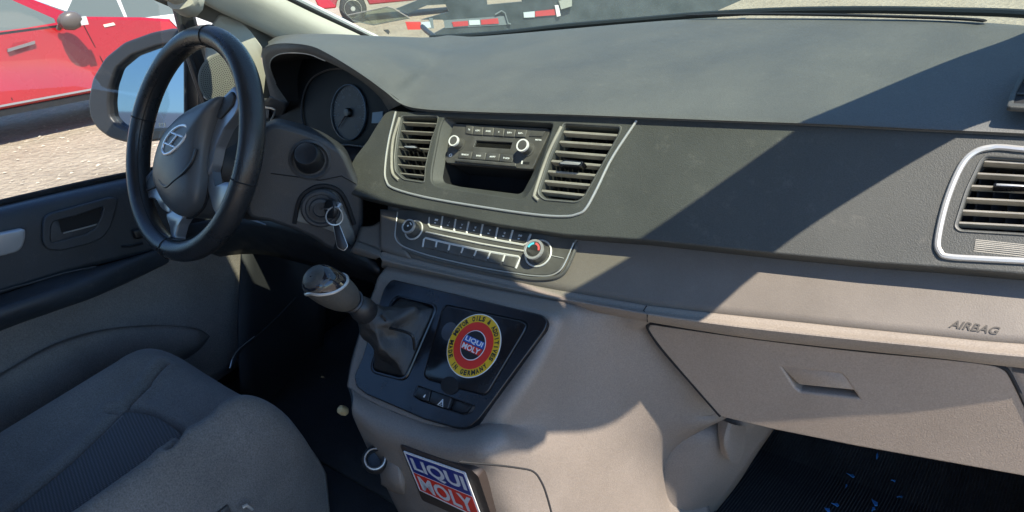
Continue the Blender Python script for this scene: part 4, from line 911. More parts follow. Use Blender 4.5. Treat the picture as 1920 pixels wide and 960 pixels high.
dpad('door_release', [(93, 428), (97, 414), (108, 412), (114, 437), (150, 430), (188, 419), (180, 428), (160, 440), (115, 452), (95, 456)], .003, -.0029, .0005, DOORD, door, .002)
pyd('release_edge', *tube([DP.at(*p, .001) for p in DP.uvs([(118, 437), (150, 429), (187, 419)])], .0015, 6), SILVER, door)
dpad('grab_handle', [(-160, 500), (-160, 455), (0, 436), (38, 428), (45, 430), (45, 445), (40, 462), (30, 471), (0, 479)], .008, -.004, .014, mat('silver_plastic', (.50, .50, .50), .4, .3), door, .008)
dpad('window_switch', [(246, 432), (266, 428), (270, 444), (252, 448)], .003, -.002, .010, BLK, door, .003)
pyd('trim_groove', *tube([DP.at(*p, .0) for p in DP.uvs([(228, 463), (245, 463), (268, 457)])], .002, 5), BLKM, door)
pyd('pocket_line', *tube(cr(px([(-100, 575, -.832), (0, 546, -.832), (60, 530, -.832), (120, 512, -.832), (180, 500, -.832)]), 4), .0018, 5), mat('line_grey', (.06, .065, .07), .5), door)
# window frame, the black front upright
wf = px([(318, -30, -.83), (336, 40, -.83), (352, 100, -.835), (372, 160, -.84), (392, 215, -.845), (420, 300, -.85)])
pyd('window_frame', *tube(cr([p+np.array([0, .015, 0]) for p in wf], 4), .021, 10, flat=1.0), mat('frame_black', (.012, .012, .014), .5), door)
pyd('frame_bead', *tube(cr([p+np.array([.012, -.004, 0]) for p in wf], 4), .006, 8), mat('frame_bead', (.03, .032, .036), .4), door)
topf = [np.array(a) for a in [(-.83, .80, 1.40), (-.80, .62, 1.56), (-.76, .40, 1.68), (-.74, .1, 1.74), (-.73, -.4, 1.75), (-.74, -.9, 1.72)]]
pyd('top_frame', *tube(cr([wf[0]+np.array([0, .015, 0])]+topf[1:], 4), .02, 8), MATS['frame_black'], door)
gl = [wf[-1], wf[3], wf[1], wf[0]]
gp = [(-.865, -.95, 1.02), (-.865, .70, 1.0), (-.85, .78, 1.14), (-.835, .80, 1.34), (-.80, .62, 1.55), (-.76, .38, 1.67), (-.745, -.1, 1.73), (-.745, -.9, 1.71)]
solid(pyd('window_glass', gp, [tuple(range(8))], CLEAR, door), .004)
# sail panel with loudspeaker grille behind the wheel
SL = Plane(atX(440, 130, -.79), (.25, 1, 0), np.cross((.25, 1, 0), (.12, 0, 1)))
if SL.n @ _f > 0: SL.n = -SL.n; SL.up = np.cross(SL.n, SL.h)
sail = [(414, 27), (436, 33), (456, 42), (470, 58), (494, 90), (490, 105), (496, 130), (508, 180), (500, 186), (440, 192), (384, 188), (386, 120), (392, 60)]
sp = pad('sail_panel', SL, rpoly(SL.uvs(sail), .008, 3), -.012, .0, BEIGE, door, .004)
gc = np.array(SL.uv(425, 150))
dots = []
for r in np.arange(.004, .058, .0042):
    nn = max(4, int(2*math.pi*r/.0042))
    for k in range(nn):
        a = 2*math.pi*(k+.5*(int(r*1000) % 2))/nn; q = gc+r*np.array([math.cos(a), math.sin(a)])
        dots.append(([SL.at(*(q+.0013*np.array(d)), .0006) for d in ((1, 0), (.5, .87), (-.5, .87), (-1, 0), (-.5, -.87), (.5, -.87))], [(0, 1, 2, 3, 4, 5)]))
pyd('speaker_base', *lathe(SL.at(*gc, -.002), SL.n, [(.060, 0), (.060, .0022), (.057, .0025)], 40, SL.h), mat('grille_grey', (.26, .255, .225), .7), sp)
dd = pyd('speaker_holes', *join(dots), mat('hole_dark', (.06, .058, .052), .9), sp); dd['kind'] = 'stuff'
for v in dd.data.vertices: v.co += Vector([float(c) for c in SL.n*.0004])

# ================================================================== outside mirror
mir = thing('side_mirror', 'black outside door mirror with bluish glass seen through the driver window', 'mirror', atX(330, 250, -.95))
MO = [(175, 188), (182, 150), (205, 112), (240, 84), (290, 66), (330, 58), (352, 62), (352, 250), (330, 254), (290, 260), (240, 262), (212, 254), (190, 238), (177, 218)]
MI = [(205, 192), (208, 160), (220, 125), (250, 100), (300, 82), (335, 76), (352, 78), (352, 238), (330, 243), (290, 246), (240, 246), (222, 236), (208, 220)]
mn = np.array([.38, -.92, .155])
MP = Plane(atX(260, 170, -1.04), np.cross((0, 0, 1), mn)*1, mn)
if MP.h[0] < 0: MP.h = -MP.h; MP.up = np.cross(MP.n, MP.h)
mo = rpoly(MP.uvs(MO), .012, 4); mi = rpoly(MP.uvs(MI), .01, 4); mc = np.mean(np.array(mo), 0)
HOUS = mat('mirror_black', (.030, .032, .036), .42, bump=.2, scale=500)
fill('bezel', MP, [mo, mi], -.03, .010, HOUS, mir, .006)
n = len(mo); rr_ = [[MP.at(*(mc+(np.array(p)-mc)*s), z) for p in mo] for s, z in ((1.0, -.02), (1.0, -.05), (.9, -.09), (.6, -.12), (.2, -.13))]
V, Fc = loft(rr_, 1, 3, closed=True); Fc.append(tuple(len(V)-n+i for i in range(n))); pyd('housing', V, Fc, HOUS, mir)
mm = bpy.data.materials.new('mirror_silver'); mm.use_nodes = True; b_ = mm.node_tree.nodes['Principled BSDF']; b_.inputs['Metallic'].default_value = 1; b_.inputs['Roughness'].default_value = .03; b_.inputs['Base Color'].default_value = (.26, .33, .40, 1)
MG = Plane(MP.at(0, 0, -.006), MP.h, MP.n+MP.up*.0+MP.h*-.02)
prism('mirror_glass', MG, [tuple(np.mean(np.array(mi), 0)+(np.array(p)-np.mean(np.array(mi), 0))*1.01) for p in mi], -.003, 0, mm, mir)
pyd('mirror_arm', *tube([MP.at(*MP.uv(350, 240), -.03), atX(372, 230, -.90)], .03, 12, flat=.6), HOUS, mir)
text('glass_mark', 'E73', MG, MG.uv(304, 234), .008, mat('etched_print', (.30, .32, .33), .6), mir, .0006, w=.018)

# ================================================================== driver's seat
seat = thing('driver_seat', 'grey cloth driver seat cushion with ribbed centre and raised side bolsters', 'seat', (-.40, .25, .46))
SLOPE = .17
def sz(y): return .728-SLOPE*(.57-y)
SN = np.array([0, -SLOPE, 1.]); SN /= np.linalg.norm(SN)
SE = Plane((-.40, .57, .728), (1, 0, 0), SN)
E_uv = lambda pts, z=0: [np.array(SE.uv(*p, z)) for p in pts]
# local seat frame: u to the right, v forwards; outline of the cushion
uL, uR = -.27, .26
def height(u, v):
    """top of the cushion above the seat plane"""
    h = 0
    for s, c, w, a in ((-1, -.215, .055, .024), (1, .130, .038, .044)):
        x = (u-c)/w; h = max(h, a*math.exp(-x*x*.9)*min(1, max(0, (.03-v)/.12))) if True else h
    # centre dish and rolled front edge
    h += -.010*math.exp(-((u+.005)/.11)**2)
    if v > -.10: h += .012*math.exp(-((v+.05)/.05)**2)*math.exp(-(u/.2)**4)
    e = max(0, v+.073)/.075; h -= .10*(1-math.sqrt(max(0, 1-min(e, 1)**2))) if e < 1 else .10+(e-1)*.3
    for s in (-1, 1):
        lim = .172 if s > 0 else .268
        e = (s*u-(lim-.035))/.035
        if e > 0: h -= .055*(1-math.sqrt(max(0, 1-min(e, 1)**2)))
    return h
seamL = [np.array(q) for q in E_uv([(310, 682), (255, 730), (210, 772), (130, 845), (0, 950), (-120, 1050)], .01)]
arcS = [np.array(q) for q in E_uv([(210, 774), (245, 771), (280, 776), (320, 795), (345, 820), (355, 845), (352, 862), (338, 878)], -.005)]
seamR = [np.array(q) for q in E_uv([(540, 756), (490, 778), (430, 812), (352, 858), (290, 905), (225, 960), (150, 1030)], .03)]
def dist_poly(p, poly):
    best = 9
    for a, b in zip(poly[:-1], poly[1:]):
        d = b-a; t = max(0, min(1, (p-a)@d/(d@d))); best = min(best, np.linalg.norm(p-a-d*t))
    return best
seams = [cr(s_, 4) for s_ in (seamL, arcS, seamR)]
NU, NV = 110, 110; V = []; Fc = []
for j in range(NV+1):
    v = -.60+.612*j/NV
    for i in range(NU+1):
        s_ = i/NU*2-1
        c = .93+.07*math.cos(max(0, (v+.12)/.165)*math.pi/2)**2 if v > -.12 else 1
        cw = 1-.10*max(0, (v+.10)/.11)**4
        u = (s_*.5+.5)*(.172+.268)*1.0-.268; u *= cw
        p = np.array([u, v]); d = min(dist_poly(p, q) for q in seams)
        h = height(u/cw, v)-.013*math.exp(-(d/.0065)**2)+.004*math.exp(-((d-.016)/.010)**2)
        V.append(SE.at(u, v, h))
for j in range(NV):
    for i in range(NU): Fc.append((j*(NU+1)+i, j*(NU+1)+i+1, (j+1)*(NU+1)+i+1, (j+1)*(NU+1)+i))
# side skirts
def skirt(idx, drop, dy=0.):
    global V, Fc
    b0_ = len(V)
    for i in idx: V.append(V[i]+np.array([0, dy, -drop]))
    for a in range(len(idx)-1): Fc.append((idx[a], idx[a+1], b0_+a+1, b0_+a))
skirt([j*(NU+1)+NU for j in range(NV+1)], .24, -.03); skirt([j*(NU+1) for j in range(NV+1)], .10); skirt([NV*(NU+1)+i for i in range(NU+1)], .24, -.07)
cush = pyd('cushion', V, Fc, SEATM, seat, sharp=180)
# ribbed centre insert with its own weave, set on the cushion between the seams
ins = bpy.data.materials.new('seat_mesh'); ins.use_nodes = True; nt = ins.node_tree; b_ = nt.nodes['Principled BSDF']
b_.inputs['Roughness'].default_value = .9
tc = nt.nodes.new('ShaderNodeTexCoord'); mp = nt.nodes.new('ShaderNodeMapping'); mp.inputs['Rotation'].default_value = (0, 0, math.radians(14))
w1 = nt.nodes.new('ShaderNodeTexWave'); w1.inputs['Scale'].default_value = 62; w1.bands_direction = 'Y'; w1.inputs['Distortion'].default_value = 1.5; w1.inputs['Detail Scale'].default_value = 30; w1.inputs['Detail'].default_value = 1
w2 = nt.nodes.new('ShaderNodeTexWave'); w2.inputs['Scale'].default_value = 80; w2.bands_direction = 'X'; w2.inputs['Distortion'].default_value = .6
mul = nt.nodes.new('ShaderNodeMath'); mul.operation = 'MULTIPLY'
rmp = nt.nodes.new('ShaderNodeMapRange'); rmp.inputs[3].default_value = .6; rmp.inputs[4].default_value = 1.35
mx = nt.nodes.new('ShaderNodeMix'); mx.data_type = 'RGBA'; mx.blend_type = 'MULTIPLY'; mx.inputs[0].default_value = 1; mx.inputs[6].default_value = (.15, .152, .158, 1)
bp = nt.nodes.new('ShaderNodeBump'); bp.inputs['Strength'].default_value = .9; bp.inputs['Distance'].default_value = .002
nt.links.new(tc.outputs['Object'], mp.inputs[0]); nt.links.new(mp.outputs[0], w1.inputs[0]); nt.links.new(mp.outputs[0], w2.inputs[0])
nt.links.new(w1.outputs[1], mul.inputs[0]); nt.links.new(w2.outputs[1], mul.inputs[1]); nt.links.new(mul.outputs[0], rmp.inputs[0]); nt.links.new(rmp.outputs[0], mx.inputs[7])
nt.links.new(mx.outputs[2], b_.inputs['Base Color']); nt.links.new(mul.outputs[0], bp.inputs['Height']); nt.links.new(bp.outputs[0], b_.inputs['Normal'])
# insert grid: between seamL and seamR behind the arc
sl_d = cr(seamL, 8); sr_d = cr(seamR, 8); ar_d = cr(arcS, 8)
def u_on(poly, v):
    for a, b in zip(poly[:-1], poly[1:]):
        if (a[1]-v)*(b[1]-v) <= 0 and abs(a[1]-b[1]) > 1e-9: return a[0]+(b[0]-a[0])*(v-a[1])/(b[1]-a[1])
    return None
V = []; Fc = []; vt = max(p[1] for p in ar_d)-.004; vb = -.595; rows_ = []
for j in range(70):
    v = vt+(vb-vt)*(j/69)**1.5
    a = u_on(sl_d, v); b = u_on(sr_d, v); a = -.14 if a is None else a; b = .13 if b is None else b
    xs = [p[0] for p in ar_d if p[1] >= v-.0015]
    # clip to the arc at the front
    if v > min(ar_d[0][1], ar_d[-1][1]):
        hits_ = [ar_d[i][0]+(ar_d[i+1][0]-ar_d[i][0])*(v-ar_d[i][1])/(ar_d[i+1][1]-ar_d[i][1]) for i in range(len(ar_d)-1) if (ar_d[i][1]-v)*(ar_d[i+1][1]-v) <= 0 and abs(ar_d[i+1][1]-ar_d[i][1]) > 1e-9]
        if hits_:
            if len(hits_) >= 2: a, b = max(a, min(hits_)), min(b, max(hits_))
            elif hits_[0] > .0: b = min(b, hits_[0])
            else: a = max(a, hits_[0])
    a += .006; b = min(b-.006, .058)
    if b < a: b = a+.002
    rows_.append([SE.at(a+(b-a)*i/24, v, height(a+(b-a)*i/24, v)+.007*(1-abs(i/12-1)**8)-.001) for i in range(25)])
for r in rows_: V += r
for j in range(69):
    for i in range(24): Fc.append((j*25+i, j*25+i+1, (j+1)*25+i+1, (j+1)*25+i))
pyd('centre_insert', V, Fc, ins, seat, 'darker ribbed mesh cloth', 180)
# side valance, base, lever
VX = [(-.223, -.05), (-.223, .15), (-.224, .32), (-.228, .42)]
V, Fc = loft([[np.array([x, y, sz(y)-.085]) for x, y in VX], [np.array([x+.002, y, sz(y)-.11]) for x, y in VX], [np.array([x-.001, y-.005, .56]) for x, y in VX], [np.array([x-.006, y-.01, .46]) for x, y in VX]], 6, 4)
solid(pyd('side_valance', V, Fc, mat('valance', (.10, .088, .078), .6, bump=.4, scale=600, var=.2), seat), .006)
pyd('lever_chrome', *tube([atX(455, 951, -.214), atX(462, 947, -.212), atX(473, 955, -.214)], .0028, 6), CHROME, seat)
pyd('seat_base', *mesh_box((-.62, -.05, .42), (-.25, .40, .58)), BLKM, seat)
V, Fc = loft([[np.array([x, -.02+.05*abs((x+.4)/.25)**2, .70]) for x in (-.65, -.55, -.4, -.25, -.15)], [np.array([x, -.10+.07*abs((x+.4)/.25)**2, .90]) for x in (-.65, -.55, -.4, -.25, -.15)], [np.array([x, -.18+.06*abs((x+.4)/.25)**2, 1.2]) for x in (-.63, -.55, -.4, -.25, -.17)], [np.array([x, -.24, 1.36]) for x in (-.60, -.52, -.4, -.28, -.20)]], 5, 5)
solid(pyd('backrest', V, Fc, SEATM, seat), .10, 1)

# ---- passenger seat, unseen below the lens; plain shape, cloth paled to bounce warm light
ps = thing('passenger_seat', 'unseen passenger seat beside the open door, in cloth coloured pale beige to bounce warm light', 'seat', (.42, -.2, .46))
def rounded_box(nm, a, b, m, par, w=.05):
    o = pyd(nm, *mesh_box(a, b), m, par); bevelmod(o, w, 4); return o
PSM = mat('bounce_cloth', (.62, .50, .38), .9, bump=.5, scale=700, var=.1)
rounded_box('cushion', (.17, -.62, .60), (.68, -.10, .74), PSM, ps)
rounded_box('backrest', (.18, -.80, .70), (.67, -.66, 1.36), PSM, ps)
# ================================================================== van body around the cabin
van = thing('van_body', 'cabin shell of the van: roof, light pillar trim, windshield and black carpeted floor', 'van', (0, .3, -.25))
LINER = mat('roof_liner', (.16, .155, .145), .9, bump=.3, scale=300)
VANW = mat('white_body_paint', (.80, .80, .78), .25, coat=.6)
Fp = [np.array(p) for p in [(.80, 1.62, 1.08), (.768, 1.40, 1.262), (.744, 1.192, 1.393), (.725, 1.058, 1.476), (.706, .893, 1.56), (.695, .803, 1.606), (.684, .714, 1.654), (.672, .630, 1.705)]]
Rp = [np.array(p) for p in [(.80, 1.30, 1.08), (.782, 1.14, 1.21), (.762, .998, 1.316), (.753, .945, 1.36), (.741, .875, 1.407), (.729, .776, 1.458), (.724, .66, 1.483), (.708, .53, 1.553)]]
cr_pil = [Fp, [a*.5+b*.5+np.array([.03, 0, .02]) for a, b in zip(Fp, Rp)], Rp, [a*.5+b*.5+np.array([-.02, 0, -.02]) for a, b in zip(Fp, Rp)]]
V, Fc = [], []
rings = list(zip(*[cr(r, 5) for r in cr_pil])); m_ = len(rings)
for r in rings: V += list(r)
for i in range(m_-1):
    for k in range(4): Fc.append((i*4+k, i*4+(k+1) % 4, (i+1)*4+(k+1) % 4, (i+1)*4+k))
Fc += [(0, 1, 2, 3), tuple((m_-1)*4+k for k in (3, 2, 1, 0))]
pyd('right_pillar', V, Fc, BEIGE, van)
# roof: panel from the header backwards, gently crowned
hdr = [np.array([x, .620-.0*abs(x), 1.70+.012*(1-(x/.67)**2)]) for x in (-.672, -.45, -.2, .1, .35, .55, .672)]
rf = [hdr, [np.array([p[0]*1.03, .50, p[2]+.05]) for p in hdr], [np.array([p[0]*1.035, .30, p[2]+.075]) for p in hdr], [np.array([p[0]*1.03, -.2, p[2]+.085]) for p in hdr], [np.array([p[0]*1.03, -1.2, p[2]+.07]) for p in hdr]]
rf[1][-1] = np.array([.706, .52, 1.558]); rf[2][-1] = np.array([.695, .30, 1.635]); rf[3][-1] = np.array([.685, -.2, 1.72])
V, Fc = loft(rf, 5, 4); solid(pyd('roof', V, Fc, LINER, van), .03, 1)
# left pillar trim
e1 = [atX(*p) for p in [(330, -100, -.70), (435, -48, -.725), (536, 1, -.75), (602, 33, -.77), (668, 64, -.785), (740, 99, -.80)]]
e2 = [atX(*p) for p in [(250, -110, -.68), (318, -50, -.70), (391, 0, -.725), (460, 34, -.745), (532, 69, -.765), (580, 95, -.78)]]
e12 = [a*.5+b*.5+np.array([.018, -.01, .012]) for a, b in zip(e1, e2)]
e3 = [atX(*p) for p in [(200, -80, -.74), (280, -30, -.75), (396, 18, -.79), (440, 34, -.80), (473, 58, -.805), (500, 100, -.81)]]
V, Fc = loft([[p+np.array([-.012, .012, .01]) for p in e1], e1, e12, e2, [p+np.array([-.012, 0, -.01]) for p in e2]], 6, 4); pyd('pillar_trim', V, Fc, BEIGE, van)
V, Fc = loft([[p+np.array([-.010, 0, -.004]) for p in e2], [a*.5+b*.5+np.array([-.02, .01, 0]) for a, b in zip(e2, e3)], e3, [p+np.array([-.03, .02, -.03]) for p in e3]], 6, 4)
solid(pyd('pillar_seal_trim', V, Fc, mat('grey_trim', (.24, .24, .22), .8, bump=.3), van), .004)
e1d = [atX(*p) for p in [(338, -100, -.71), (443, -48, -.735), (544, 1, -.76), (610, 33, -.78), (675, 64, -.795), (747, 99, -.81)]]
e1w = [atX(*p) for p in [(358, -100, -.73), (461, -48, -.755), (562, 1, -.78), (627, 33, -.80), (690, 64, -.815), (764, 99, -.83)]]
pyd('glass_gasket', *tube(cr(e1d, 5), .0075, 8), BLKM, van)
pyd('pillar_paint', *tube(cr(e1w, 5), .0085, 8), VANW, van)
pyd('dash_gasket', *tube(cr([p+np.array([0, .012, .0]) for p in ws_line], 5), .006, 8), mat('gasket', (.02, .025, .025), .5), van)
base = [np.array(p) for p in [(-.82, 1.44, 1.10), (-.5, 1.56, 1.12), (0, 1.64, 1.13), (.5, 1.62, 1.12), (.80, 1.60, 1.08)]]
mid1 = [np.array(p) for p in [(-.775, 1.06, 1.42), (-.45, 1.12, 1.455), (0, 1.15, 1.47), (.4, 1.13, 1.465), (.735, 1.09, 1.45)]]
tp = [np.array([x, .625, 1.705+.01*(1-(x/.67)**2)]) for x in (-.68, -.4, 0, .4, .675)]
V, Fc = loft([base, mid1, tp], 6, 8); solid(pyd('windshield', V, Fc, GREEN_GLASS, van), .005, 1)
# roof side rail trim over the driver's window, with its rounded front end
vis = [np.array(p) for p in (atX(280, -25, -.72), atX(330, -12, -.71), atX(352, -6, -.705), atX(366, -10, -.70))]
pyd('roof_rail_trim', *tube(cr([np.array([-.69, -.6, 1.66]), np.array([-.69, .2, 1.63])]+[atX(300, -40, -.70), atX(345, -6, -.705), atX(358, -2, -.71)], 5), [.035]*20+[.02], 12), BEIGE, van)
# side, rear, floor
pyd('left_side', *mesh_box((-.93, -1.6, .10), (-.885, 1.55, .98)), VANW, van)
pyd('front_bulkhead', *mesh_box((-.88, 1.50, .10), (.86, 1.54, 1.06)), BLKM, van)
pyd('inner_sill', *mesh_box((-.884, -1.6, .40), (-.872, 1.5, .99)), BLKM, van)
pyd('sun_block_shelf', *mesh_box((-.82, .80, 1.025), (-.24, 1.06, 1.035)), BLKM, van)  # hidden plate, added to keep the sun off the kick panel
pyd('right_side', *mesh_box((.815, .93, .10), (.86, 1.50, 1.10)), VANW, van)
pyd('sun_block_box', *mesh_box((-.10, .98, .45), (.30, 1.45, 1.02)), BLKM, van)  # hidden box, added to stop sun leaking through the hollow dash
pyd('sun_block_beam', *mesh_box((-.80, 1.06, .92), (.80, 1.44, 1.08)), BLKM, van)  # hidden bar, added to block the sun below the dash top
pyd('cowl', *mesh_box((-.90, 1.545, .10), (.88, 2.35, .88)), VANW, van)
V, Fc = loft([[np.array([x, 1.545, 1.02+.05*(1-(x/.9)**2)]) for x in (-.88, -.4, 0, .4, .86)], [np.array([x, 1.95, .93+.05*(1-(x/.9)**2)]) for x in (-.86, -.4, 0, .4, .84)], [np.array([x, 2.36, .80+.04*(1-(x/.9)**2)]) for x in (-.80, -.4, 0, .4, .78)]], 5, 4)
solid(pyd('bonnet', V, Fc, mat('wiper_cowl', (.02, .022, .024), .5), van), .02)
pyd('rear_panel', *mesh_box((-.90, -1.66, .10), (.88, -1.62, 1.74)), LINER, van)
pyd('left_rear_pillar', *mesh_box((-.90, -1.6, .98), (-.74, -.93, 1.74)), LINER, van)
pyd('right_rear_panel', *mesh_box((.80, -1.6, .10), (.86, -.95, 1.72)), LINER, van)
pyd('floor_pan', *mesh_box((-.885, -1.6, .36), (.84, 1.5, .44)), CARPET, van)
V, Fc = loft([[np.array([x, .85, .445]) for x in (.22, .5, .82)], [np.array([x, 1.22, .455]) for x in (.22, .5, .82)], [np.array([x, 1.40, .56]) for x in (.22, .5, .82)], [np.array([x, 1.49, .80]) for x in (.22, .5, .82)]], 6, 5)
solid(pyd('footwell_carpet', V, Fc, CARPET, van), .01)
V, Fc = loft([[np.array([x, .70, .445]) for x in (-.85, -.5, -.18)], [np.array([x, 1.10, .46]) for x in (-.85, -.5, -.18)], [np.array([x, 1.30, .58]) for x in (-.85, -.5, -.18)], [np.array([x, 1.38, .98]) for x in (-.85, -.5, -.18)]], 6, 5)
solid(pyd('driver_footwell_carpet', V, Fc, CARPET, van), .01)
kick = [Ys([(455, 405, .86), (520, 440, .95), (600, 470, 1.0)]), Ys([(450, 500, .80), (540, 540, .92), (610, 560, 1.0)]), Ys([(445, 620, .74), (540, 650, .88), (600, 690, 1.0)]), Ys([(450, 740, .70), (540, 780, .82), (600, 800, .95)])]
sheet('kick_panel', kick, mat('kick_plastic', (.020, .021, .024), .7, bump=.4, scale=500, var=.2), van, .006)
pyd('door_seal', *tube(cr(Ys([(556, 558, .90), (520, 595, .84), (480, 632, .77), (452, 655, .725), (440, 672, .70), (434, 690, .685)]), 5), .0030, 6), RUBBER, van)
pyd('seal_edge', *tube(cr([p+np.array([-.003, -.002, .002]) for p in Ys([(480, 632, .768), (452, 655, .722), (440, 672, .697), (434, 692, .682)])], 5), .0011, 5), SILVER, van)
for i, X in enumerate((-.50, -.36, -.25)):
    pd = [np.array([X, .98, .60]), np.array([X, 1.05, .72]), np.array([X, 1.15, .86])]
    pyd('pedal', *join([tube(pd, .008, 8), mesh_box((X-.035, .94, .57), (X+.035, .965, .63))]), BLK, van)

pyd('bounce_sill', *mesh_box((.79, -.93, .36), (.90, .92, .465)), VANW, van)  # unseen white step, added to bounce sunlight onto the glovebox
mat_fl = thing('floor_mat', 'black ribbed rubber mat on the passenger footwell floor', 'floor mat', (.52, 1.1, .46))
MM = mat('ribbed_mat', (.042, .040, .039), .85, bump=.6, scale=300, var=.45, vscale=18, grain=.3, gscale=300)
mg = [[np.array([.30, .80, .452]), np.array([.55, .80, .452]), np.array([.80, .80, .452])], [np.array([.30, 1.20, .462]), np.array([.55, 1.20, .462]), np.array([.80, 1.20, .462])], [np.array([.32, 1.37, .55]), np.array([.55, 1.37, .55]), np.array([.80, 1.37, .55])]]
V, Fc = loft(mg, 5, 8); solid(pyd('mat_sheet', V, Fc, MM, mat_fl), .006, 1)
rb = []
for k in range(96):
    x = .31+.0051*k
    rb.append(tube([np.array([x, .81, .459]), np.array([x, 1.0, .464]), np.array([x, 1.18, .468]), np.array([x, 1.27, .49]), np.array([x, 1.355, .545])], .0010, 4))
o = pyd('ribs', *join(rb), MM, mat_fl); o['kind'] = 'stuff'

# bright blue scraps lying on the mat
SCR = mat('blue_scrap', (.08, .32, .75), .35)
scr = [((1645, 852), (1644, 864), 5, 'slim pale blue scrap nearest the glovebox edge on the ribbed mat'), ((1587, 890), (1602, 897), 8, 'bright blue pointed scrap on the ribbed mat, second down from the glovebox'),
       ((1584, 918), (1588, 911), 4, 'short white-blue scrap just below the bright pointed scrap'), ((1558, 946), (1573, 951), 8, 'blue scrap near the bottom left of the ribbed mat, with a bent tip'),
       ((1545, 954), (1556, 962), 10, 'blue scrap lowest and leftmost on the ribbed mat'), ((1634, 938), (1645, 951), 11, 'largest bright blue scrap, low on the ribbed mat'),
       ((1634, 961), (1640, 955), 8, 'ragged blue scrap just under the largest one'), ((1670, 903), (1679, 905), 4, 'thin dull blue scrap on the right of the ribbed mat'), ((1681, 935), (1692, 934), 4, 'thin flat blue scrap lowest at the right of the ribbed mat')]
def mat_z(y): return np.interp(y, [.8, 1.2, 1.28, 1.37], [.462, .472, .498, .56])
def on_mat(x, y):
    lo, hi_ = .3, 3.0; d = ray(x, y)
    for _ in range(50):
        m__ = (lo+hi_)/2; p = CAM+d*m__
        if p[2] > mat_z(p[1]): lo = m__
        else: hi_ = m__
    return CAM+d*lo
for a, b, w, lab in scr:
    pa, pb = on_mat(*a), on_mat(*b); c = (pa+pb)/2; d = pb-pa; L = np.linalg.norm(d); d /= L; s_ = np.cross(d, [0, 0, 1.]); s_ /= np.linalg.norm(s_); wd = w*.00034
    top_ = [pa, pa*.55+pb*.45+s_*wd, pb*.85+pa*.15+s_*wd*.8, pb, pb*.7+pa*.3-s_*wd*.9, pa*.7+pb*.3-s_*wd*.5]
    top_ = [p+np.array([0, 0, .004+.002*math.sin(i*2.1)]) for i, p in enumerate(top_)]
    n = 6; Vv = [p-c for p in top_]+[p-c-np.array([0, 0, .0012]) for p in top_]
    o = pyd('blue_scrap', Vv, [tuple(range(n)), tuple(range(n, 2*n))[::-1]]+[(i, (i+1) % n, n+(i+1) % n, n+i) for i in range(n)], SCR)
    o.location = Vector([float(q) for q in c]); _props(o, lab, 'scrap', 'blue scraps on the passenger mat')
cp = thing('yellow_cap', 'small cream coloured cap beside the lower left edge of the console', 'cap', atY(644, 768, .63))
pyd('cap_body', *lathe(atY(644, 770, .63), (-.2, -.6, .6), [(.002, -.010), (.007, -.006), (.0085, 0), (.007, .008), (.001, .012)], 16), mat('cream', (.65, .50, .26), .5), cp)

# permit card behind the glass, seen grey and see-through
pm = thing('glass_permit', 'grey see-through permit film stuck low on the windshield', 'permit', atY(700, 28, 1.50))
PMM = glass('permit_film', (.62, .68, .64), .10, .2)
qd = [(652, 28), (662, 38), (700, 46), (768, 33), (736, 14), (728, 12)]
WSP = Plane(atY(705, 28, 1.36), (1, .25, 0), np.cross((1, .25, 0), (-.05, -.80, .62)))
prism('film', WSP, WSP.uvs(qd), 0, .0008, PMM, pm)
pyd('film_edge', *tube([WSP.at(*p, .001) for p in WSP.uvs(qd)], .0016, 5, True), mat('film_edge_m', (.35, .30, .28), .6), pm)
wp = thing('wiper_arm', 'short black end of a wiper arm at the base of the windshield', 'wiper', atY(803, 60, 1.55))
pyd('arm', *tube([atY(792, 50, 1.50), atY(800, 58, 1.47), atY(816, 70, 1.42)], .007, 6), BLK, wp)
nz = thing('washer_nozzle', 'tiny black washer nozzle at the lower left of the windshield', 'nozzle', atY(727, 61, 1.45))
prism('nozzle_body', Plane(atY(727, 61, 1.45), _r, -_f), [tuple(Plane(atY(727, 61, 1.45), _r, -_f).uv(*p)) for p in [(719, 56), (728, 55.5), (730, 58), (727, 63)]], -.01, .002, BLK, nz)

# ================================================================== outside
GZ = -.25
gm = bpy.data.materials.new('gravel'); gm.use_nodes = True; nt = gm.node_tree; b_ = nt.nodes['Principled BSDF']; b_.inputs['Roughness'].default_value = .95
tc = nt.nodes.new('ShaderNodeTexCoord'); mp = nt.nodes.new('ShaderNodeMapping'); mp.inputs['Rotation'].default_value = (0, 0, .3)
n1 = nt.nodes.new('ShaderNodeTexNoise'); n1.inputs['Scale'].default_value = 1.6; n1.inputs['Detail'].default_value = 10; n1.inputs['Roughness'].default_value = .7
n2 = nt.nodes.new('ShaderNodeTexVoronoi'); n2.inputs['Scale'].default_value = 11; n2.inputs['Randomness'].default_value = 1
n3 = nt.nodes.new('ShaderNodeTexNoise'); n3.inputs['Scale'].default_value = 22; n3.inputs['Detail'].default_value = 5
cr1 = nt.nodes.new('ShaderNodeValToRGB'); e = cr1.color_ramp.elements; e[0].position = .28; e[0].color = (.21, .165, .115, 1); e[1].position = .72; e[1].color = (.46, .385, .285, 1)
mixf = nt.nodes.new('ShaderNodeMath'); mixf.operation = 'MULTIPLY_ADD'; mixf.inputs[1].default_value = .55
add2 = nt.nodes.new('ShaderNodeMath'); add2.operation = 'MULTIPLY_ADD'; add2.inputs[1].default_value = .45
bp = nt.nodes.new('ShaderNodeBump'); bp.inputs['Strength'].default_value = .8; bp.inputs['Distance'].default_value = .05
L = nt.links.new
L(tc.outputs['Object'], mp.inputs[0])
for q in (n1, n2, n3): L(mp.outputs[0], q.inputs['Vector'])
L(n1.outputs[0], mixf.inputs[0]); L(n3.outputs[0], add2.inputs[0]); add2.inputs[2].default_value = 0; L(add2.outputs[0], mixf.inputs[2])
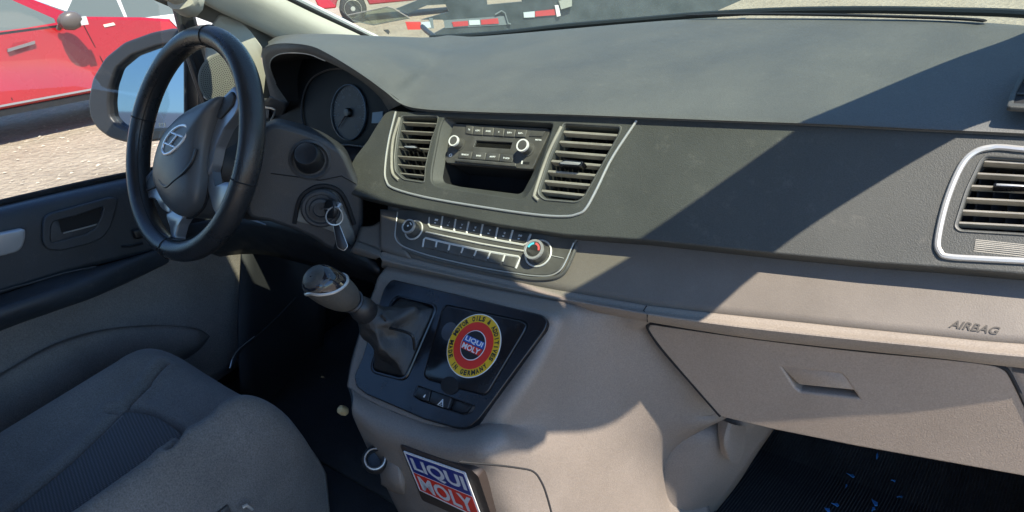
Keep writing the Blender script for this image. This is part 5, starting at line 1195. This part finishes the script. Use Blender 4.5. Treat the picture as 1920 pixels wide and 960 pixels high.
L(mixf.outputs[0], cr1.inputs[0]); L(cr1.outputs[0], b_.inputs['Base Color'])
ad = nt.nodes.new('ShaderNodeMath'); ad.operation = 'ADD'; L(n2.outputs[0], ad.inputs[0]); L(n3.outputs[0], ad.inputs[1]); L(ad.outputs[0], bp.inputs['Height']); L(bp.outputs[0], b_.inputs['Normal'])
g = pyd('ground', [(-400, -400, GZ), (400, -400, GZ), (400, 400, GZ), (-400, 400, GZ)], [(0, 1, 2, 3)], gm); g['kind'] = 'structure'
# loose stones on the yard
sv, sf = [], []
for k in range(3500):
    x = -4.2-7.0*rng.random(); y = .2+7.5*rng.random(); r = .006+.018*rng.random()**3
    c = np.array([x, y, GZ+r*.25]); o6 = [np.array(q)*r*(.7+.6*rng.random()) for q in ((1, 0, 0), (.1, 1, 0), (-1, .1, 0), (0, -1, 0), (0, 0, .55))]
    b0 = len(sv); sv += [c+q for q in o6]; sf += [(b0, b0+1, b0+4), (b0+1, b0+2, b0+4), (b0+2, b0+3, b0+4), (b0+3, b0, b0+4)]
o = pyd('gravel', sv, sf, mat('stone', (.45, .38, .29), .9, var=.4, vscale=3), None, None, 20, fix=False); _props(o, 'loose pale stones scattered over the sunlit yard', 'gravel', None, 'stuff')

def vehicle(name, label, cat, origin, heading, prof, arches, width, green, windows, colour, wheel_r, roofcol=None, detail=None, rimcol=None, group=None):
    t = thing(name, label, cat, origin, group)
    h = np.array([heading[0], heading[1], 0.]); h /= np.linalg.norm(h); side = np.array([h[1], -h[0], 0.])   # side = right-hand side
    O = np.array(origin, float)
    def w(x, y, z): return O+h*x+side*y+np.array([0, 0, z])
    cy = width/2
    pts = [np.array(p) for p in prof]
    out = []
    for p in pts:
        out.append(p)
    # insert wheel arches along the lower edge (profile runs rear to front along the bottom first)
    bottom = [p for p in out[:2]]; rest = out[2:]
    low = [out[0]]
    for ax_ in sorted(arches):
        R_ = wheel_r*1.22
        z0_ = np.interp(ax_, [out[0][0], out[1][0]], [out[0][1], out[1][1]])
        dz = wheel_r-z0_; dx = math.sqrt(max(R_*R_-dz*dz, .01))
        a0 = math.atan2(-dz, -dx); a0 = a0+2*math.pi if a0 < 0 else a0; a1 = math.atan2(-dz, dx)
        for k in range(13):
            a = a0+(a1-a0)*k/12; low.append(np.array([ax_+R_*math.cos(a), wheel_r+R_*math.sin(a)]))
    low.append(out[1]); P = low+rest; n = len(P)
    V = []; st_ = [(-1, .0), (-.97, .02), (-.86, .05), (.86, .05), (.97, .02), (1, .0)]
    cz = .75
    for s_, up_ in ((-1.0, 0), (1.0, 0)):
        for p in P:
            k = 1-.045*max(0, (p[1]-.75)/.4)
            V.append(w(p[0], s_*cy*k, p[1]))
    Fc = [tuple(range(n))[::-1], tuple(range(n, 2*n))]+[(i, (i+1) % n, n+(i+1) % n, n+i) for i in range(n)]
    body = bevelmod(pyd('body', V, Fc, colour, t, sharp=30), .035, 3)
    # greenhouse
    gn = len(green); V = []
    zb = min(p[1] for p in green); zt = max(p[1] for p in green)
    for s_ in (-1, 1):
        for p in green: V.append(w(p[0], s_*cy*(.94-.17*(p[1]-zb)/(zt-zb)), p[1]))
    Fc = [tuple(range(gn))[::-1], tuple(range(gn, 2*gn))]+[(i, (i+1) % gn, gn+(i+1) % gn, gn+i) for i in range(gn)]
    bevelmod(pyd('cab', V, Fc, roofcol or colour, t, sharp=30), .03, 3)
    GLS = mat('car_glass', (.13, .155, .145), .12, spec=.35)
    for q in windows:
        for s_ in (-1, 1):
            V = []
            for p in q:
                yy = cy*(.94-.17*(p[1]-zb)/(zt-zb))
                V.append(w(p[0], s_*(yy+.004), p[1]))
            nq = len(q); V += [v-side*s_*.02 for v in V]
            pyd('window', V, [tuple(range(nq)), tuple(range(nq, 2*nq))[::-1]]+[(i, (i+1) % nq, nq+(i+1) % nq, nq+i) for i in range(nq)], GLS, t, sharp=30)
    # windscreen
    f0, f1 = detail.get('screen', (green[-1], green[-2])) if detail else (green[-1], green[-2])
    yy0, yy1 = cy*.88, cy*.72; e_ = .01
    pyd('windscreen', [w(f0[0]+e_, -yy0, f0[1]+.03), w(f0[0]+e_, yy0, f0[1]+.03), w(f1[0]+e_+.03, yy1, f1[1]-.05), w(f1[0]+e_+.03, -yy1, f1[1]-.05), w(f0[0]-.02, -yy0, f0[1]+.02), w(f0[0]-.02, yy0, f0[1]+.02), w(f1[0]-.01, yy1, f1[1]-.05), w(f1[0]-.01, -yy1, f1[1]-.05)], [(0, 1, 2, 3), (7, 6, 5, 4), (0, 4, 5, 1), (1, 5, 6, 2), (2, 6, 7, 3), (3, 7, 4, 0)], GLS, t)
    for ax_ in arches:
        for s_ in (-1, 1):
            c = w(ax_, s_*(cy-.12), wheel_r); r = wheel_r
            wh = pyd('wheel', *lathe(c, side*s_, [(r*.62, -.10), (r*.94, -.10), (r, -.06), (r, .05), (r*.95, .09), (r*.72, .105), (r*.64, .09)], 32, h), RUBBER, t)
            pyd('rim', *lathe(c, side*s_, [(r*.66, .085), (r*.62, .098), (r*.56, .06), (r*.20, .07), (r*.16, .095), (.001, .095)], 32, h, cap=False), rimcol or SILVER, wh)
            for k in range(8):
                a = 2*math.pi*k/8; q0_ = c+side*s_*.068+(h*math.cos(a)+np.array([0, 0, 1])*math.sin(a))*r*.40
                pyd('rim_hole', *lathe(q0_, side*s_, [(r*.09, -.005), (r*.09, .004)], 10), BLKM, wh)
    return t, w, h, side, cy
REDP = mat('red_paint', (.36, .010, .018), .28, coat=.5, var=.06, vscale=2)
# the red pickup: local x = 0 at its rear, front towards +Y
px_, W_ = -9.05, 1.80
py0 = .0
prof = [(.10, .40), (5.30, .40), (5.42, .62), (5.40, .92), (5.22, 1.06), (4.6, 1.17), (3.98, 1.25), (3.3, 1.22), (1.9, 1.22), (1.86, 1.16), (.05, 1.16), (.02, .7)]
green = [(1.86, 1.18), (1.95, 1.70), (2.2, 1.78), (3.05, 1.76), (3.98, 1.20)]
wins = [[(2.08, 1.24), (2.16, 1.64), (2.80, 1.66), (2.86, 1.22)], [(2.98, 1.19), (2.93, 1.66), (3.05, 1.66), (3.62, 1.27), (3.62, 1.19)]]
t, w, h, side, cy = vehicle('red_pickup', 'bright red pickup parked beyond the driver window, facing right', 'pickup', (px_-W_/2, py0, GZ), (0, 1), prof, [1.05, 4.75], W_, green, wins, REDP, .38, detail={})
def sidepart(nm, P, m, t0=.0, t1=.012, lab=None):
    V = [w(p[0], cy*(1-.045*max(0, (p[1]-.75)/.4))+t1, p[1]) for p in P]+[w(p[0], cy*(1-.045*max(0, (p[1]-.75)/.4))+t0-.02, p[1]) for p in P]; n = len(P)
    return pyd(nm, V, [tuple(range(n)), tuple(range(n, 2*n))[::-1]]+[(i, (i+1) % n, n+(i+1) % n, n+i) for i in range(n)], m, t, lab, 30)
for P in ([(2.92, .48), (2.93, .48), (2.96, 1.20), (2.95, 1.20)], [(3.98, .75), (3.99, .75), (3.90, 1.22), (3.89, 1.22)], [(4.05, .46), (4.06, .46), (3.99, .75), (3.98, .75)]): sidepart('door_gap', P, BLKM, 0, .002)
sidepart('door_handle', [(3.03, .99), (3.32, 1.035), (3.33, 1.065), (3.04, 1.02)], mat('handle_grey', (.16, .15, .15), .4), 0, .04)
sidepart('handle_dish', [(3.08, 1.03), (3.12, 1.07), (3.25, 1.08), (3.29, 1.05), (3.25, .98), (3.12, .96)], mat('dark_red', (.28, .012, .018), .4), 0, .003)
sidepart('sill_strip', [(1.6, .435), (4.20, .435), (4.20, .455), (1.6, .455)], SILVER, 0, .02)
sidepart('side_step', [(1.6, .33), (4.15, .33), (4.15, .40), (1.6, .40)], BLK, -.03, -.01)
sidepart('belt_strip', [(1.98, 1.165), (3.72, 1.175), (3.72, 1.20), (1.98, 1.19)], BLK, 0, .0)
sidepart('side_lamp', [(4.13, 1.11), (4.26, 1.12), (4.25, 1.15), (4.12, 1.14)], mat('lamp_cream', (.75, .65, .5), .3), 0, .008)
mb = [w(3.60, cy+.02, 1.16), w(3.64, cy+.10, 1.22), w(3.68, cy+.22, 1.24), w(3.68, cy+.30, 1.23)]
pyd('door_mirror', *tube(cr(mb, 4), [.03, .03, .04, .05, .08, .10, .115, .12, .125, .12, .115, .10, .05], 12, flat=.85), mat('mirror_grey', (.12, .105, .095), .35), t)
sidepart('mirror_lamp', [(3.75, 1.18), (3.83, 1.18), (3.83, 1.27), (3.75, 1.27)], mat('lamp_grey', (.5, .5, .48), .3), .30, .34)
sidepart('headlight', [(5.02, .98), (5.26, .95), (5.25, 1.04), (5.02, 1.10), (4.94, 1.10)], mat('headlamp', (.55, .58, .60), .12), 0, .012)
V = [w(2.1, s_*cy*.55, .8) for s_ in (-1, 1)]
# white car behind it
WP_ = mat('white_paint', (.62, .62, .60), .25, coat=.5)
profw = [(.10, .30), (4.30, .30), (4.40, .55), (4.32, .80), (3.3, .98), (.25, 1.00), (.05, .7)]
greenw = [(.20, .96), (.75, 1.45), (1.3, 1.50), (2.2, 1.48), (3.25, .95)]
winw = [[(.62, .99), (1.0, 1.42), (1.62, 1.455), (1.65, .99)], [(1.70, .99), (1.69, 1.455), (2.22, 1.44), (3.02, .99)]]
vehicle('white_car', 'white car parked behind the red pickup, only its windows and roof showing', 'car', (-13.4, 4.3, GZ), (0, 1), profw, [.9, 3.5], 1.75, greenw, winw, WP_, .32, detail={})
# red van ahead, only its front wheel and lower body in view
dvec = np.array([.62, .78]); dvec /= np.linalg.norm(dvec)
wc = atZ(662, 17, .10); sd_ = np.array([dvec[1], -dvec[0]])
org = np.array([wc[0], wc[1]])-sd_*.82-dvec*.95
profv = [(.08, .42), (4.9, .42), (5.0, .7), (4.95, 1.15), (4.3, 1.3), (.15, 1.25), (.0, .7)]
vehicle('red_van', 'red van ahead of the windshield with one grey wheel in view', 'van', (org[0], org[1], GZ), dvec, profv, [.95, 3.9], 1.80, [(.4, 1.25), (.5, 2.0), (3.4, 2.0), (4.3, 1.25)], [[(.6, 1.3), (.65, 1.8), (1.6, 1.8), (1.6, 1.3)]], REDP, .36, detail={}, rimcol=mat('steel_rim', (.6, .58, .52), .4, .5))
# truck with reflective tape; one dark panel stands for the shade under its deck
TK = Plane((-9.1, 9., 0), (*dvec, 0), (dvec[1], -dvec[0], 0))
trk = thing('flatbed_truck', 'dark truck beyond the windshield with red and white reflective tape strips', 'truck', TK.hit(1000, 30)*np.array([1, 1, 0])+np.array([0, 0, GZ]))
TKM = mat('truck_dark', (.040, .054, .060), .5, var=.3, vscale=5)
shade_px = [(846, 76), (812, 64), (838, 50), (831, 37), (790, 37), (842, 22), (836, 8), (800, 10), (764, 26), (742, 17), (790, -2), (800, -60), (1450, -60), (1400, -4), (1345, 20), (1345, 70)]
fill('underdeck_shade', TK, [TK.uvs(shade_px), TK.uvs([(912, -6), (978, -8), (980, 3), (914, 9)])], -.08, 0, TKM, trk)
REDR = mat('tape_red', (.50, .045, .05), .35); WHR = mat('tape_white', (.55, .62, .64), .3); GRB = mat('bracket_grey', (.16, .19, .20), .5)
def tp_(nm, q, m, z0=.0, z1=.02): return prism(nm, TK, TK.uvs(q), z0, z1, m, trk)
tp_('tail_lamp', [(760, 41), (788, 41), (788, 55), (764, 55)], mat('tail_red', (.65, .04, .03), .3), -.05, .06)
tp_('reverse_lamp', [(789, 42), (805, 40), (808, 51), (790, 53)], WHR, -.05, .06); tp_('lamp_bracket', [(804, 34), (811, 34), (813, 53), (806, 53)], GRB, -.05, .05)
tp_('rail_plate', [(832, 38), (945, 30), (957, 46), (834, 53)], GRB, .0, .01)
for q, m in (([(847, 41), (877, 39), (878, 48), (850, 50)], REDR), ([(879, 38), (899, 37), (900, 46), (880, 47)], WHR), ([(901, 37), (933, 34), (935, 44), (902, 46)], REDR), ([(981, 23), (1002, 21), (1002, 32), (982, 33)], WHR), ([(1003, 21), (1041, 17), (1042, 28), (1003, 31)], REDR)): tp_('tape_strip', q, m, .012, .022)
tp_('marker_post', [(1039, 10), (1046, 9), (1050, 29), (1043, 31)], WHITE, .01, .05); tp_('lamp_box', [(1046, 2), (1070, -4), (1070, 11), (1050, 17)], mat('box_grey', (.35, .36, .32), .6), .0, .08)
pyd('bracket_hook', *tube([TK.at(*p, .03) for p in TK.uvs([(928, 27), (940, 20), (946, 24), (952, 44), (957, 45)])], .012, 6), GRB, trk)
wcx = atZ(1303, 24, GZ)
tyre = pyd('wheel', *lathe(wcx+np.array([0, 0, .48])-TK.n*.25, TK.n, [(.26, -.14), (.46, -.14), (.48, -.10), (.48, .10), (.46, .14), (.28, .15), (.26, .10)], 32), mat('dusty_tyre', (.075, .085, .08), .9, var=.2), trk)

# grey shed behind on the left, which the door mirror shows
shed = thing('warehouse', 'long low grey shed behind the van, seen only in the door mirror', 'shed', (-17, -30, GZ))
SHM = mat('shed_cladding', (.34, .36, .37), .7, var=.2, vscale=.5)
pyd('wall', *mesh_box((-40, -38, GZ), (-8, -30, 3.0)), SHM, shed)
pyd('roof', *join([([(-41, -39, 2.9), (-7, -39, 2.9), (-7, -29.4, 2.9), (-41, -29.4, 2.9), (-41, -34, 4.0), (-7, -34, 4.0)], [(0, 3, 2, 1), (3, 4, 5, 2), (0, 1, 5, 4), (0, 4, 3), (1, 2, 5)])]), mat('shed_roof', (.16, .16, .17), .6), shed)
pyd('door', *mesh_box((-20, -30, GZ), (-16, -29.9, 2.4)), mat('shed_door', (.06, .065, .075), .6), shed)
